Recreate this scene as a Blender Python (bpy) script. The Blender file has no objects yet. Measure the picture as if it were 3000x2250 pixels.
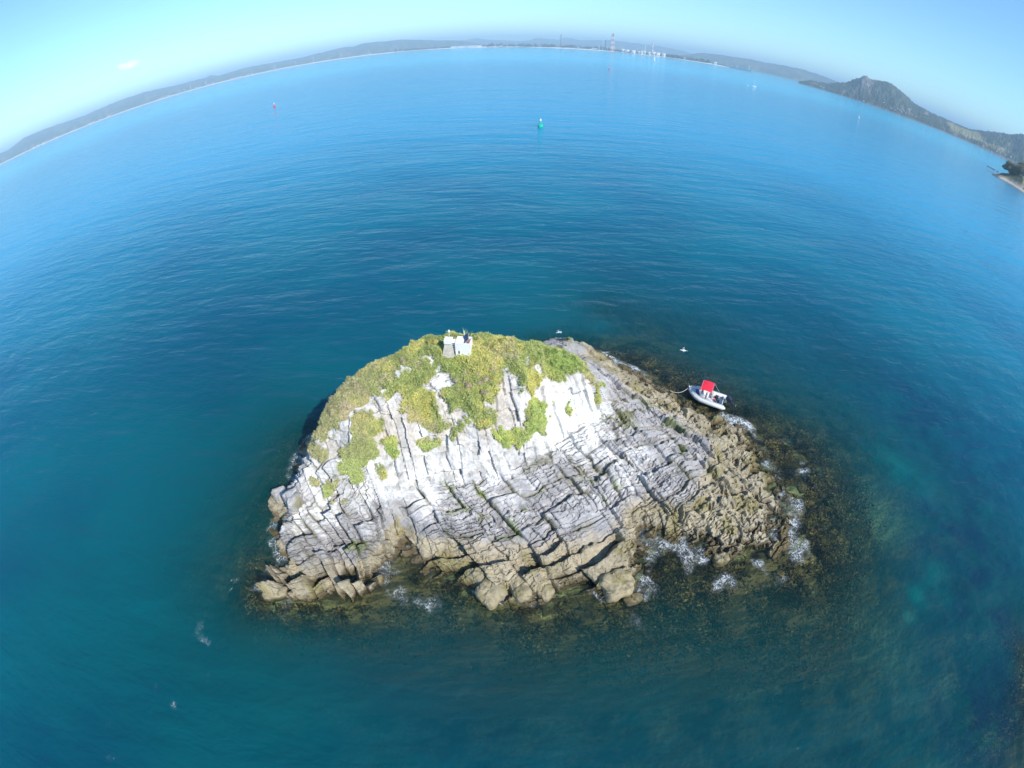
import bpy, bmesh, math, random
import numpy as np
from mathutils import Vector, Matrix, noise as mnoise

# ------------------------------------------------------------------ camera, sky, sun, exposure
SC = bpy.context.scene
COL = SC.collection
F, CX, CY, CAMZ = 1475.0, 1500.0, 1125.0, 30.0        # action-camera lens, equidistant fisheye
PITCH = math.radians(38.76)
cd = bpy.data.cameras.new('camera'); cam = bpy.data.objects.new('camera', cd); COL.objects.link(cam); SC.camera = cam
cam.location = (0, 0, CAMZ); cam.rotation_euler = (math.radians(90) - PITCH, 0, 0)
cd.type = 'PANO'; cd.panorama_type = 'FISHEYE_LENS_POLYNOMIAL'
cd.sensor_width = 36; cd.sensor_height = 27; cd.sensor_fit = 'HORIZONTAL'; cd.fisheye_fov = math.radians(180)
cd.fisheye_polynomial_k0 = 0; cd.fisheye_polynomial_k1 = -1.0 / (F * 36 / 3000)
cd.fisheye_polynomial_k2 = cd.fisheye_polynomial_k3 = cd.fisheye_polynomial_k4 = 0
cd.clip_start = 0.1; cd.clip_end = 200000

SUN_AZ, SUN_EL = math.radians(138), math.radians(41)   # azimuth clockwise from +Y (view direction)
world = bpy.data.worlds.new('World'); SC.world = world; world.use_nodes = True
wn, wl = world.node_tree.nodes, world.node_tree.links
sky = wn.new('ShaderNodeTexSky'); sky.sky_type = 'NISHITA'; sky.sun_disc = False
sky.sun_elevation = SUN_EL; sky.sun_rotation = SUN_AZ
sky.air_density = 1.0; sky.dust_density = 0.15; sky.ozone_density = 3.0; sky.altitude = 0
bg = wn['Background']; bg.inputs[1].default_value = 0.14
tint = wn.new('ShaderNodeVectorMath'); tint.operation = 'MULTIPLY'; tint.inputs[1].default_value = (.74, 1.0, 1.13)   # the camera's cool white balance
wl.new(sky.outputs[0], tint.inputs[0]); # two small fair weather clouds low on the left
def cloud(col_in, az_, el_, wid, hei, amount, seed):
    d = Vector((math.sin(az_) * math.cos(el_), math.cos(az_) * math.cos(el_), math.sin(el_))); t_ = Vector((math.cos(az_), -math.sin(az_), 0)); u_ = t_.cross(d)
    tcn = wn.new('ShaderNodeTexCoord'); nz = wn.new('ShaderNodeTexNoise'); nz.inputs['Scale'].default_value = 55; nz.inputs['Detail'].default_value = 5
    wl.new(tcn.outputs['Generated'], nz.inputs['Vector'])
    def dot(v):
        q = wn.new('ShaderNodeVectorMath'); q.operation = 'DOT_PRODUCT'; q.inputs[1].default_value = v; wl.new(tcn.outputs['Generated'], q.inputs[0]); return q.outputs['Value']
    def mt(op, a, b):
        q = wn.new('ShaderNodeMath'); q.operation = op
        for k_, v in enumerate((a, b)):
            if isinstance(v, (int, float)): q.inputs[k_].default_value = v
            else: wl.new(v, q.inputs[k_])
        return q.outputs[0]
    e2 = mt('ADD', mt('POWER', mt('MULTIPLY', dot(t_), 1 / wid), 2.0), mt('POWER', mt('MULTIPLY', dot(u_), 1 / hei), 2.0))
    # both squares must lie on the front side of the sky
    f = mt('SUBTRACT', mt('ADD', 1.0, mt('MULTIPLY', mt('SUBTRACT', nz.outputs['Fac'], .5), 2.6)), e2); f = mt('MULTIPLY', mt('MINIMUM', mt('MAXIMUM', f, 0.0), 1.0), amount); f = mt('MULTIPLY', f, mt('GREATER_THAN', dot(d), .5))
    mx = wn.new('ShaderNodeMix'); mx.data_type = 'RGBA'; wl.new(f, mx.inputs[0]); wl.new(col_in, mx.inputs[6]); mx.inputs[7].default_value = (7.4, 7.6, 7.8, 1); return mx.outputs[2]
c_ = cloud(tint.outputs[0], math.radians(-40.0), math.radians(4.3), .022, .0085, 1.0, 1)
c_ = cloud(c_, math.radians(-57.5), math.radians(5.8), .05, .007, .3, 2)
wl.new(c_, bg.inputs[0])
sd = bpy.data.lights.new('sun', 'SUN'); sun = bpy.data.objects.new('sun', sd); COL.objects.link(sun)
sd.energy = 4.2; sd.angle = math.radians(0.5); sd.color = (1.0, 0.955, 0.88)
sdir = Vector((math.sin(SUN_AZ) * math.cos(SUN_EL), math.cos(SUN_AZ) * math.cos(SUN_EL), math.sin(SUN_EL)))
sun.rotation_euler = sdir.to_track_quat('Z', 'Y').to_euler(); sun.location = (60, -60, 90)
SC.view_settings.view_transform = 'Standard'; SC.view_settings.look = 'None'
SC.view_settings.exposure = 0.5; SC.view_settings.gamma = 1.0
SC.cycles.max_bounces = 6; SC.cycles.diffuse_bounces = 2; SC.cycles.glossy_bounces = 2
SC.cycles.transparent_max_bounces = 12; SC.cycles.volume_bounces = 0
SC.cycles.caustics_reflective = False; SC.cycles.caustics_refractive = False

RNG = np.random.default_rng(7)
random.seed(7)
# ------------------------------------------------------------------ lens helpers: a pixel of the photograph -> a point of the place
def ray(px, py):
    px = np.asarray(px, float); py = np.asarray(py, float)
    u = px - CX; v = CY - py; r = np.hypot(u, v) + 1e-9; t = r / F
    a = np.sin(t) * u / r; b = np.sin(t) * v / r; c = np.cos(t)
    return np.stack([a, b * math.sin(PITCH) + c * math.cos(PITCH), b * math.cos(PITCH) - c * math.sin(PITCH)], -1)
def at(px, py, z=0.0):
    d = ray(px, py); k = (z - CAMZ) / d[..., 2]
    return d * k[..., None] + np.array([0, 0, CAMZ])
def az_el(px, py):
    d = ray(px, py); return np.arctan2(d[..., 0], d[..., 1]), np.arctan2(d[..., 2], np.hypot(d[..., 0], d[..., 1]))
def polar(px, py, dist):
    """point at a horizontal distance along a pixel's ray"""
    d = ray(px, py); k = dist / math.hypot(d[0], d[1]); return np.array([d[0] * k, d[1] * k, CAMZ + d[2] * k])
def project(P):
    x, y, z = P[..., 0], P[..., 1], P[..., 2] - CAMZ
    b = y * math.sin(PITCH) + z * math.cos(PITCH); c = y * math.cos(PITCH) - z * math.sin(PITCH)
    rr = np.hypot(x, b) + 1e-9; t = np.arctan2(rr, c)
    return CX + F * t * x / rr, CY - F * t * b / rr
# ------------------------------------------------------------------ numpy noise
def _h(ix, iy, iz, seed):
    h = (ix.astype(np.int64) * 374761393 + iy.astype(np.int64) * 668265263 + iz * 2147483647 + seed * 974634777) & 0xFFFFFFFF
    h = ((h ^ (h >> 13)) * 1274126177) & 0xFFFFFFFF
    h = ((h ^ (h >> 16)) * 2246822519) & 0xFFFFFFFF
    return ((h ^ (h >> 15)) & 0xFFFFFF) / float(0xFFFFFF)
def hash2(i, j, seed=0):
    return _h(np.asarray(i), np.asarray(j), 0, seed)
def vnoise(x, y, seed=0):
    ix = np.floor(x); iy = np.floor(y); fx = x - ix; fy = y - iy
    fx = fx * fx * fx * (fx * (fx * 6 - 15) + 10); fy = fy * fy * fy * (fy * (fy * 6 - 15) + 10)
    a = _h(ix, iy, 0, seed); b = _h(ix + 1, iy, 0, seed); c = _h(ix, iy + 1, 0, seed); d = _h(ix + 1, iy + 1, 0, seed)
    return (a + (b - a) * fx) * (1 - fy) + (c + (d - c) * fx) * fy
def fbm(x, y, seed=0, oct=4, gain=.5):
    s = 0; a = 1; n = 0
    for k in range(oct):
        s = s + a * (vnoise(x * 2 ** k + 17.3 * k, y * 2 ** k - 9.1 * k, seed + k) * 2 - 1); n += a; a *= gain
    return s / n
def ridged(x, y, seed=0, oct=3):
    s = 0; a = 1; n = 0
    for k in range(oct):
        s = s + a * (1 - np.abs(vnoise(x * 2 ** k + 5.7 * k, y * 2 ** k + 3.3 * k, seed + k) * 2 - 1) * 2); n += a; a *= .5
    return s / n
def sstep(a, b, x):
    t = np.clip((x - a) / (b - a), 0, 1); return t * t * (3 - 2 * t)
def inpoly(px, py, poly):
    r = np.zeros(px.shape, bool); n = len(poly)
    for i in range(n):
        x1, y1 = poly[i]; x2, y2 = poly[(i + 1) % n]
        if y1 == y2: continue
        c = ((y1 > py) != (y2 > py)) & (px < (x2 - x1) * (py - y1) / (y2 - y1) + x1); r ^= c
    return r
# ------------------------------------------------------------------ object helpers
def tag(o, label=None, cat=None, group=None, kind=None):
    if label: o['label'] = label
    if cat: o['category'] = cat
    if group: o['group'] = group
    if kind: o['kind'] = kind
    return o
def link(name, me, mat=None, parent=None, loc=None):
    o = bpy.data.objects.new(name, me); COL.objects.link(o)
    if mat is not None and me is not None:
        me.materials.clear(); me.materials.append(mat)
    if parent is not None: o.parent = parent
    if loc is not None: o.location = loc
    return o
def empty(name, loc=(0, 0, 0), rz=0.0):
    o = bpy.data.objects.new(name, None); COL.objects.link(o); o.location = loc; o.rotation_euler = (0, 0, rz); o.empty_display_size = .2
    return o
def arr_mesh(name, V, Fc, smooth=False):
    """V (n,3), Fc (m,3|4) -> mesh, quickly"""
    me = bpy.data.meshes.new(name); V = np.asarray(V, np.float32); Fc = np.asarray(Fc, np.int32)
    m, k = Fc.shape
    me.vertices.add(len(V)); me.vertices.foreach_set('co', V.ravel())
    me.loops.add(m * k); me.loops.foreach_set('vertex_index', Fc.ravel())
    me.polygons.add(m); me.polygons.foreach_set('loop_start', np.arange(m, dtype=np.int32) * k)
    me.polygons.foreach_set('loop_total', np.full(m, k, np.int32))
    me.polygons.foreach_set('use_smooth', np.full(m, smooth, bool))
    me.update(calc_edges=True)
    return me
def set_col(me, C, name='Col'):
    C = np.asarray(C, np.float32)
    if C.shape[1] == 3: C = np.concatenate([C, np.ones((len(C), 1), np.float32)], 1)
    a = me.color_attributes.new(name, 'FLOAT_COLOR', 'POINT'); a.data.foreach_set('color', C.ravel())
def set_val(me, v, name):
    a = me.attributes.new(name, 'FLOAT', 'POINT'); a.data.foreach_set('value', np.asarray(v, np.float32).ravel())
def grid_faces(nr, nc):
    i = np.arange(nr * nc).reshape(nr, nc)
    return np.stack([i[:-1, :-1], i[:-1, 1:], i[1:, 1:], i[1:, :-1]], -1).reshape(-1, 4)
class MB:
    """collects simple solids into one mesh"""
    def __init__(s): s.bm = bmesh.new()
    def box(s, c, d, rz=0, rot=None, taper=1.0, bevel=0.0):
        M = Matrix.Translation(c) @ (rot if rot is not None else Matrix.Rotation(rz, 4, 'Z'))
        vs = bmesh.ops.create_cube(s.bm, size=1)['verts']
        for v in vs:
            k = taper if v.co.z > 0 else 1
            v.co = M @ Vector((v.co.x * d[0] * k, v.co.y * d[1] * k, v.co.z * d[2]))
        if bevel:
            es = list({e for v in vs for e in v.link_edges})
            bmesh.ops.bevel(s.bm, geom=es, offset=bevel, segments=2, affect='EDGES', profile=.6)
        return s
    def cyl(s, p, q, r1, r2=None, n=10):
        p = Vector(p); q = Vector(q); r2 = r1 if r2 is None else r2
        M = Matrix.Translation((p + q) / 2) @ (q - p).to_track_quat('Z', 'Y').to_matrix().to_4x4()
        bmesh.ops.create_cone(s.bm, cap_ends=True, segments=n, radius1=r1, radius2=r2, depth=(q - p).length, matrix=M)
        return s
    def ball(s, c, r, sc=(1, 1, 1), n=10):
        bmesh.ops.create_uvsphere(s.bm, u_segments=n, v_segments=max(5, n // 2 + 1), radius=r, matrix=Matrix.Translation(c) @ Matrix.Diagonal((*sc, 1)))
        return s
    def tube(s, pts, rad, n=8):
        pts = [Vector(p) for p in pts]; rings = []
        rad = rad if hasattr(rad, '__len__') else [rad] * len(pts)
        for i, p in enumerate(pts):
            t = (pts[min(i + 1, len(pts) - 1)] - pts[max(i - 1, 0)]).normalized()
            a = t.cross(Vector((0, 0, 1)));
            if a.length < 1e-4: a = Vector((1, 0, 0))
            a.normalize(); b = a.cross(t)
            rings.append([s.bm.verts.new(p + (a * math.cos(2 * math.pi * k / n) + b * math.sin(2 * math.pi * k / n)) * rad[i]) for k in range(n)])
        for r0, r1 in zip(rings, rings[1:]):
            for k in range(n): s.bm.faces.new((r0[k], r0[(k + 1) % n], r1[(k + 1) % n], r1[k]))
        s.bm.faces.new(rings[0]); s.bm.faces.new(rings[-1][::-1])
        return s
    def poly(s, pts, thick=None):
        vs = [s.bm.verts.new(p) for p in pts]; f = s.bm.faces.new(vs)
        if thick:
            r = bmesh.ops.extrude_face_region(s.bm, geom=[f])
            for v in r['geom']:
                if isinstance(v, bmesh.types.BMVert): v.co += Vector(thick)
        return s
    def build(s, name, mat, parent=None, loc=None, smooth=False):
        bmesh.ops.recalc_face_normals(s.bm, faces=s.bm.faces[:])
        me = bpy.data.meshes.new(name); s.bm.to_mesh(me); s.bm.free()
        if smooth:
            for p in me.polygons: p.use_smooth = True
        return link(name, me, mat, parent, loc)
def copy_tree(o, parent=None):
    c = o.copy(); COL.objects.link(c); c.parent = parent
    for ch in list(o.children): copy_tree(ch, c)
    return c
# ------------------------------------------------------------------ materials
def mat_new(name):
    m = bpy.data.materials.new(name); m.use_nodes = True
    return m, m.node_tree.nodes, m.node_tree.links, m.node_tree.nodes['Principled BSDF']
def plain(name, col, rough=.6, var=.12, scale=6.0, metal=0.0, spec=.4, bump=0.0):
    m, n, l, b = mat_new(name)
    tx = n.new('ShaderNodeTexNoise'); tx.inputs['Scale'].default_value = scale; tx.inputs['Detail'].default_value = 4
    tc = n.new('ShaderNodeTexCoord'); l.new(tc.outputs['Object'], tx.inputs['Vector'])
    r = n.new('ShaderNodeValToRGB'); l.new(tx.outputs['Fac'], r.inputs[0])
    r.color_ramp.elements[0].position = .3; r.color_ramp.elements[1].position = .7
    r.color_ramp.elements[0].color = (*[c * (1 - var) for c in col], 1); r.color_ramp.elements[1].color = (*[min(1, c * (1 + var)) for c in col], 1)
    l.new(r.outputs[0], b.inputs['Base Color']); b.inputs['Roughness'].default_value = rough; b.inputs['Metallic'].default_value = metal
    b.inputs['Specular IOR Level'].default_value = spec
    if bump:
        bp = n.new('ShaderNodeBump'); bp.inputs['Strength'].default_value = 1; bp.inputs['Distance'].default_value = bump
        l.new(tx.outputs['Fac'], bp.inputs['Height']); l.new(bp.outputs[0], b.inputs['Normal'])
    return m
def attr_mat(name, rough=.85, bump=0.0, bscale=14.0, spec=.2, var=.25, vscale=9.0, transl=0.0):
    m, n, l, b = mat_new(name)
    at_ = n.new('ShaderNodeAttribute'); at_.attribute_name = 'Col'
    ge = n.new('ShaderNodeNewGeometry')
    tx = n.new('ShaderNodeTexNoise'); tx.inputs['Scale'].default_value = vscale; tx.inputs['Detail'].default_value = 5; tx.inputs['Roughness'].default_value = .65
    l.new(ge.outputs['Position'], tx.inputs['Vector'])
    mr = n.new('ShaderNodeMapRange'); mr.inputs[1].default_value = .3; mr.inputs[2].default_value = .7; mr.inputs[3].default_value = 1 - var; mr.inputs[4].default_value = 1 + var
    l.new(tx.outputs['Fac'], mr.inputs[0])
    mx = n.new('ShaderNodeVectorMath'); mx.operation = 'SCALE'; l.new(at_.outputs['Color'], mx.inputs[0]); l.new(mr.outputs[0], mx.inputs['Scale'])
    l.new(mx.outputs[0], b.inputs['Base Color']); b.inputs['Roughness'].default_value = rough; b.inputs['Specular IOR Level'].default_value = spec
    if bump:
        t2 = n.new('ShaderNodeTexNoise'); t2.inputs['Scale'].default_value = bscale; t2.inputs['Detail'].default_value = 6; t2.inputs['Roughness'].default_value = .7
        l.new(ge.outputs['Position'], t2.inputs['Vector'])
        bp = n.new('ShaderNodeBump'); bp.inputs['Strength'].default_value = 1; bp.inputs['Distance'].default_value = bump
        l.new(t2.outputs['Fac'], bp.inputs['Height']); l.new(bp.outputs[0], b.inputs['Normal'])
    if transl:
        out = n['Material Output']; tr = n.new('ShaderNodeBsdfTranslucent'); l.new(mx.outputs[0], tr.inputs['Color'])
        ms = n.new('ShaderNodeMixShader'); ms.inputs[0].default_value = transl
        l.new(b.outputs[0], ms.inputs[1]); l.new(tr.outputs[0], ms.inputs[2]); l.new(ms.outputs[0], out.inputs['Surface'])
    return m
M = {}
M['rock'] = attr_mat('rock', bump=.05, bscale=7.0, var=.16, vscale=5.0)
M['seabed'] = attr_mat('seabed', bump=.1, bscale=5.0, var=.4, vscale=3.0)
M['leaf'] = attr_mat('leaf', rough=.55, spec=.3, var=.12, vscale=4.0, transl=.3)
M['land'] = attr_mat('land', bump=1.2, bscale=.05, var=.3, vscale=.03)
# ================================================================== the islet: a base surface through surveyed points
WL = [(920,1270),(870,1335),(848,1395),(835,1430),(822,1446),(800,1475),(797,1515),(806,1545),(785,1562),(800,1605),(822,1640),(822,1655),(795,1680),(783,1700),(774,1737),(785,1752),
      (853,1759),(874,1762),(946,1762),(980,1759),(1005,1780),(1035,1766),(1066,1742),(1118,1697),(1108,1659),(1149,1628),(1169,1608),(1187,1590),(1221,1642),(1242,1666),(1275,1705),(1345,1697),
      (1393,1738),(1413,1762),(1455,1767),(1476,1745),(1513,1762),(1548,1774),(1565,1742),(1606,1760),(1630,1735),(1647,1714),(1692,1721),(1744,1721),(1775,1757),(1805,1748),(1847,1721),(1881,1693),
      (1874,1655),(1900,1625),(1915,1580),(1908,1556),(1929,1570),(1957,1587),(2001,1590),(2036,1600),(2060,1594),(2073,1628),(2090,1652),(2115,1655),(2135,1638),(2170,1614),(2224,1627),(2292,1607),
      (2305,1546),(2292,1478),(2258,1397),(2238,1343),(2204,1275),(2177,1241),(2116,1220),(2050,1208),(2029,1198),(2012,1167),(1967,1150),(1929,1126),(1891,1105),(1857,1081),(1812,1064),(1771,1040),(1730,1019),(1695,1007),(1654,1009)]
ctl = [(*at(x, y, 0.0),) for x, y in WL]
CP = [(850,1700,.6),(950,1720,.7),(1050,1700,.7),(1000,1650,1.25),(900,1640,1.4),(850,1600,1.9),(812,1566,1.9),(830,1500,2.0),(850,1462,2.2),(900,1540,2.5),(960,1580,2.0),(1060,1620,1.6),(1090,1560,2.0),(1120,1590,1.2),
      (900,1480,3.0),(950,1450,3.6),(1000,1460,3.2),(1060,1450,3.2),(1000,1400,4.4),(900,1410,4.0),(876,1388,3.8),(930,1340,5.2),(905,1336,4.8),(945,1280,6.3),(1000,1300,6.0),(1000,1255,7.2),(1060,1260,7.2),
      
      (1060,1180,8.2),(1130,1140,8.7),(1200,1180,8.2),(1250,1100,9.1),(1330,1080,9.3),(1400,1030,9.9),(1300,1200,7.7),(1400,1220,7.3),(1450,1150,8.4),(1480,1080,9.2),(1540,1150,7.9),(1590,1090,8.2),(1650,1090,7.1),(1690,1095,6.6),(1720,1130,5.6),(1740,1150,4.8),(1670,1050,6.0),
      (1110,1350,5.0),(1200,1310,5.4),(1300,1300,5.3),(1400,1300,5.2),(1500,1255,5.4),(1600,1210,5.4),(1680,1170,5.1),(1500,1320,4.0),(1600,1270,4.0),(1680,1240,3.8),
      (1130,1470,2.9),(1200,1425,3.0),(1300,1405,3.0),(1400,1390,3.0),(1500,1360,3.1),(1600,1325,3.1),(1700,1285,3.1),(1750,1240,3.0),(1775,1170,3.0),(1765,1110,2.6),
      (1800,1200,2.5),(1850,1250,2.5),(1900,1300,2.3),(2000,1350,1.9),(2050,1300,1.6),(2100,1400,1.4),(2150,1350,.9),(2200,1450,.7),(2000,1480,1.4),(2100,1550,.8),(2240,1550,.45),(2180,1300,.4),(1730,1070,2.0),(1800,1110,1.4),(1860,1140,1.1),(1950,1190,1.1),(1900,1180,1.5),(1690,1035,1.9),(2050,1230,.6),(2000,1240,1.4),
      (1500,1450,2.5),(1600,1400,2.7),(1700,1380,2.6),(1800,1350,2.6),(1900,1400,2.1),(1650,1500,2.1),(1500,1550,1.8),(1400,1500,2.2),(1300,1480,2.4),(1250,1560,1.6),(1205,1550,1.5),(1340,1620,1.0),(1300,1655,.4),(1440,1650,1.0),(1430,1720,.7),(1550,1640,1.1),(1520,1710,.7),(1600,1700,.7),(1700,1600,1.3),(1700,1680,.6),(1800,1550,1.5),(1800,1650,.9),(1800,1710,.7),(1880,1570,.7),(1950,1500,1.3),(2090,1620,.5),
      # under water
      (2400,1500,-.8),(2500,1600,-1.6),(2330,1400,-.9),(2340,1360,-.15),(2360,1430,-.05),(2420,1350,-2.2),(2600,1450,-4.2),(2300,1250,-3),(2130,1190,-1.6),(2150,1150,-3.5),(2000,1080,-3.2),(1900,1040,-3.2),(1750,985,-3.2),(2200,1720,-1.1),(2360,1660,-.35),(2350,1760,-1.2),(2200,1900,-2.4),
      (1900,1800,-1.6),(1960,1680,-.6),(1700,1800,-1.2),(1700,1760,-.5),(1500,1850,-1.9),(1400,1800,-1.2),(1300,1780,-1.5),(1200,1720,-.7),(1170,1660,-.35),(1100,1790,-1.0),(1000,1850,-2.0),(850,1800,-.8),(850,1860,-2.6),(720,1750,-3.5),(750,1600,-1.2),(720,1550,-3.2),(760,1450,-4),(1300,1950,-3.6),(1700,1980,-3.0),(2100,2080,-3.4),
      (1000,2000,-5),(2600,1800,-4.5),(2650,1600,-4.8),(500,1800,-7),(500,1300,-8),(800,1250,-6),(2960,1950,-1.5),(2980,2100,-1.2),(2850,2000,-4),(2850,1600,-5),(2500,1150,-6),(1500,2150,-4.5),(300,2100,-8),(2600,2150,-4.5),(2100,950,-8)]
ctl += [(*at(x, y, z),) for x, y, z in CP]
RIDGE = [(938,1262,6.6),(950,1225,7.0),(968,1185,7.5),(1010,1128,8.3),(1080,1085,8.9),(1150,1052,9.3),(1230,1008,9.8),(1330,986,10.2),(1420,986,10.1),(1500,996,9.6),(1560,1008,8.6),(1600,1016,7.4),(1640,1026,6.2)]
for (x0, y0, z0), (x1, y1, z1) in zip(RIDGE, RIDGE[1:]):
    k = max(1, int(math.hypot(x1 - x0, y1 - y0) / 22))
    for q in range(k):
        t = q / k; p = at(x0 + (x1 - x0) * t, y0 + (y1 - y0) * t, z0 + (z1 - z0) * t); ctl.append((*p,))
        ctl.append((p[0] - .25, p[1] + 1.6, p[2] - 1.25))        # the far slope falls away behind the ridge
ctl += [(4.0,44.5,0),(0.5,42.5,0),(-3.5,39,0),(-8,34.5,0),(-12,30.5,0),(-2,37.5,2.5),(3,40,2.5),(-7.5,33,2.2),(6,40,3.0),(-11.5,29,2.2),
        (-13,34,-5),(-8,38,-5),(-2,43,-5),(3,48,-5),(10,48,-5),(-40,20,-9),(-40,60,-9),(60,60,-9),(60,10,-9),(0,70,-9),(0,-20,-7),(40,-20,-5),(-40,-20,-9)]
ctl = np.array(ctl)
# drop near-duplicate plan positions so that the fit stays calm
keep = []
for i, p in enumerate(ctl):
    if all(math.hypot(p[0] - ctl[j][0], p[1] - ctl[j][1]) > .35 for j in keep): keep.append(i)
ctl = ctl[keep]
def kern(d2): return np.sqrt(d2 + .35 ** 2)
cxy = ctl[:, :2]; nC = len(ctl)
A = np.zeros((nC + 3, nC + 3)); A[:nC, :nC] = kern(((cxy[:, None] - cxy[None]) ** 2).sum(-1)) - np.eye(nC) * .02
A[:nC, nC] = A[nC, :nC] = 1; A[:nC, nC + 1:] = cxy; A[nC + 1:, :nC] = cxy.T
sol = np.linalg.solve(A, np.r_[ctl[:, 2], 0, 0, 0])
def rbf(x, y):
    sh = np.shape(x); x = np.ravel(x).astype(np.float32); y = np.ravel(y).astype(np.float32); out = np.empty(len(x), np.float32)
    W = sol[:nC].astype(np.float32); c = cxy.astype(np.float32)
    for s in range(0, len(x), 20000):
        e = s + 20000
        d = np.sqrt((x[s:e, None] - c[None, :, 0]) ** 2 + (y[s:e, None] - c[None, :, 1]) ** 2 + np.float32(.35 ** 2))
        out[s:e] = d @ W + sol[nC] + sol[nC + 1] * x[s:e] + sol[nC + 2] * y[s:e]
    return out.reshape(sh)
GX0, GX1, GY0, GY1, GS = -24.0, 30.0, 6.0, 52.0, .12
gx = np.arange(GX0, GX1 + GS, GS); gy = np.arange(GY0, GY1 + GS, GS)
GZ = rbf(*np.meshgrid(gx, gy))                       # rows y, cols x
def bil(G, x, y):
    u = np.clip((x - GX0) / GS, 0, len(gx) - 1.001); v = np.clip((y - GY0) / GS, 0, len(gy) - 1.001)
    i = u.astype(int); j = v.astype(int); fu = u - i; fv = v - j
    return (G[j, i] * (1 - fu) + G[j, i + 1] * fu) * (1 - fv) + (G[j + 1, i] * (1 - fu) + G[j + 1, i + 1] * fu) * fv
def blur(G, n):
    for _ in range(n):
        G = (np.roll(G, 1, 0) + np.roll(G, -1, 0) + 2 * G) / 4; G = (np.roll(G, 1, 1) + np.roll(G, -1, 1) + 2 * G) / 4
    return G
GZs = blur(GZ, 2); GZn = blur(GZ, 10)
GZY, GZX = np.gradient(GZn, GS)
# ---- resample each column by arc length so that cliffs get as many rows as ledges
xs = np.arange(-21.5, 25.5, .062); NR = 800
yy = np.arange(8.0, 47.5, .06)
XX, YY = np.meshgrid(xs, yy)
zz = bil(GZs, XX, YY); dzy = np.abs(np.gradient(zz, .06, axis=0)); sg = np.gradient(zz, .06, axis=0)
w = np.sqrt(1 + (dzy * 1.1) ** 2) * np.where(zz < -.6, .25, 1.0) * np.where((sg < -.8) & (YY > 27), .35, 1.0) * np.where(YY > 33, .8, 1.0)
for _ in range(40): w = (np.roll(w, 1, 1) + w + np.roll(w, -1, 1)) / 3
cw = np.cumsum(w, 0); cw -= cw[:1]; cw /= cw[-1:]
tt = np.linspace(0, 1, NR); Yr = np.empty((NR, len(xs)))
for k in range(len(xs)): Yr[:, k] = np.interp(tt, cw[:, k], yy)
X = np.repeat(xs[None], NR, 0); Y = Yr; Z = bil(GZs, X, Y)
nx_, ny_ = -bil(GZX, X, Y), -bil(GZY, X, Y); nl = np.sqrt(nx_ ** 2 + ny_ ** 2 + 1); NX, NY, NZ = nx_ / nl, ny_ / nl, 1 / nl
PX, PY = project(np.stack([X, Y, Z], -1))
steep = sstep(.9, .55, NZ)                            # 1 on cliffs
# ---- planting areas, outlined on the slope
VEG = [[(915,1262),(945,1290),(973,1284),(990,1250),(1042,1205),(1059,1184),(1094,1170),(1100,1150),(1128,1143),(1138,1184),(1159,1150),(1180,1150),(1197,1191),(1183,1205),(1200,1232),(1231,1246),(1283,1262),(1293,1239),(1289,1191),(1303,1170),(1317,1205),(1341,1184),(1368,1205),(1393,1215),(1399,1262),(1437,1262),(1465,1239),(1423,1198),(1458,1157),(1475,1074),(1490,1067),(1500,1085),(1517,1102),(1520,1136),(1551,1150),(1548,1239),(1531,1265),(1469,1258),(1455,1270),(1476,1318),(1493,1322),(1503,1301),(1537,1301),(1551,1280),(1589,1263),(1610,1229),(1603,1201),(1568,1167),(1572,1122),(1592,1085),(1620,1112),(1654,1105),(1661,1091),(1692,1081),(1730,1126),(1730,1150),(1744,1172),(1757,1167),(1761,1143),(1730,1112),(1709,1074),(1682,1040),(1654,1012),(1640,960),(1400,900),(1150,950),(880,1150)],
       [(1025,1239),(1070,1205),(1100,1239),(1124,1253),(1097,1274),(1104,1308),(1094,1335),(1080,1356),(1059,1363),(1056,1411),(1032,1411),(997,1387),(1004,1363),(1025,1353),(990,1311),(1025,1294),(1035,1260)],
       [(1145,1274),(1156,1274),(1166,1336),(1142,1346),(1125,1308)],[(1214,1294),(1250,1300),(1284,1290),(1286,1312),(1225,1318)]]
BARE = [[(1272,1071),(1300,1067),(1320,1091),(1331,1109),(1313,1129),(1296,1150),(1296,1205),(1284,1205),(1279,1164),(1248,1150),(1245,1122),(1265,1085)],[(1155,1080),(1180,1070),(1192,1085),(1185,1112),(1172,1105)],[(1540,1040),(1558,1045),(1556,1062),(1542,1058)],[(1225,1045),(1262,1040),(1280,1058),(1240,1062)],[(1570,1055),(1590,1065),(1585,1095),(1572,1095)]]
DOTS = [(990,1411,10),(956,1440,13),(915,1418,9),(900,1400,8),(973,1478,7),(1012,1471,7),(1118,1384,12),(1668,1196,10),(1606,1184,8),(930,1330,16),(915,1300,10),(1310,1245,8),(1330,1270,9),(1350,1262,8),(1375,1235,9),(1100,1300,8)]
jx = PX + 15 * fbm(X * 1.6, Y * 1.6 + Z, 61, 4) * 1.5; jy = PY + 20 * fbm(X * 2.2 + 40, Y * 1.6 + Z * .6, 62, 4) * 1.5
veg = np.zeros(X.shape)
for p in VEG: veg = np.maximum(veg, inpoly(jx, jy, p))
for p in BARE: veg = np.where(inpoly(jx, jy, p), 0, veg)
for a, b, r in DOTS: veg = np.maximum(veg, (jx - a) ** 2 + ((jy - b) * 1.1) ** 2 < (r * 1.1) ** 2)
veg = np.where((Y > 33) & (Z < 3.2), 0, veg); veg = np.where(Z < 1.8, 0, veg)
vs = blur(veg.astype(float), 2)
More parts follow.
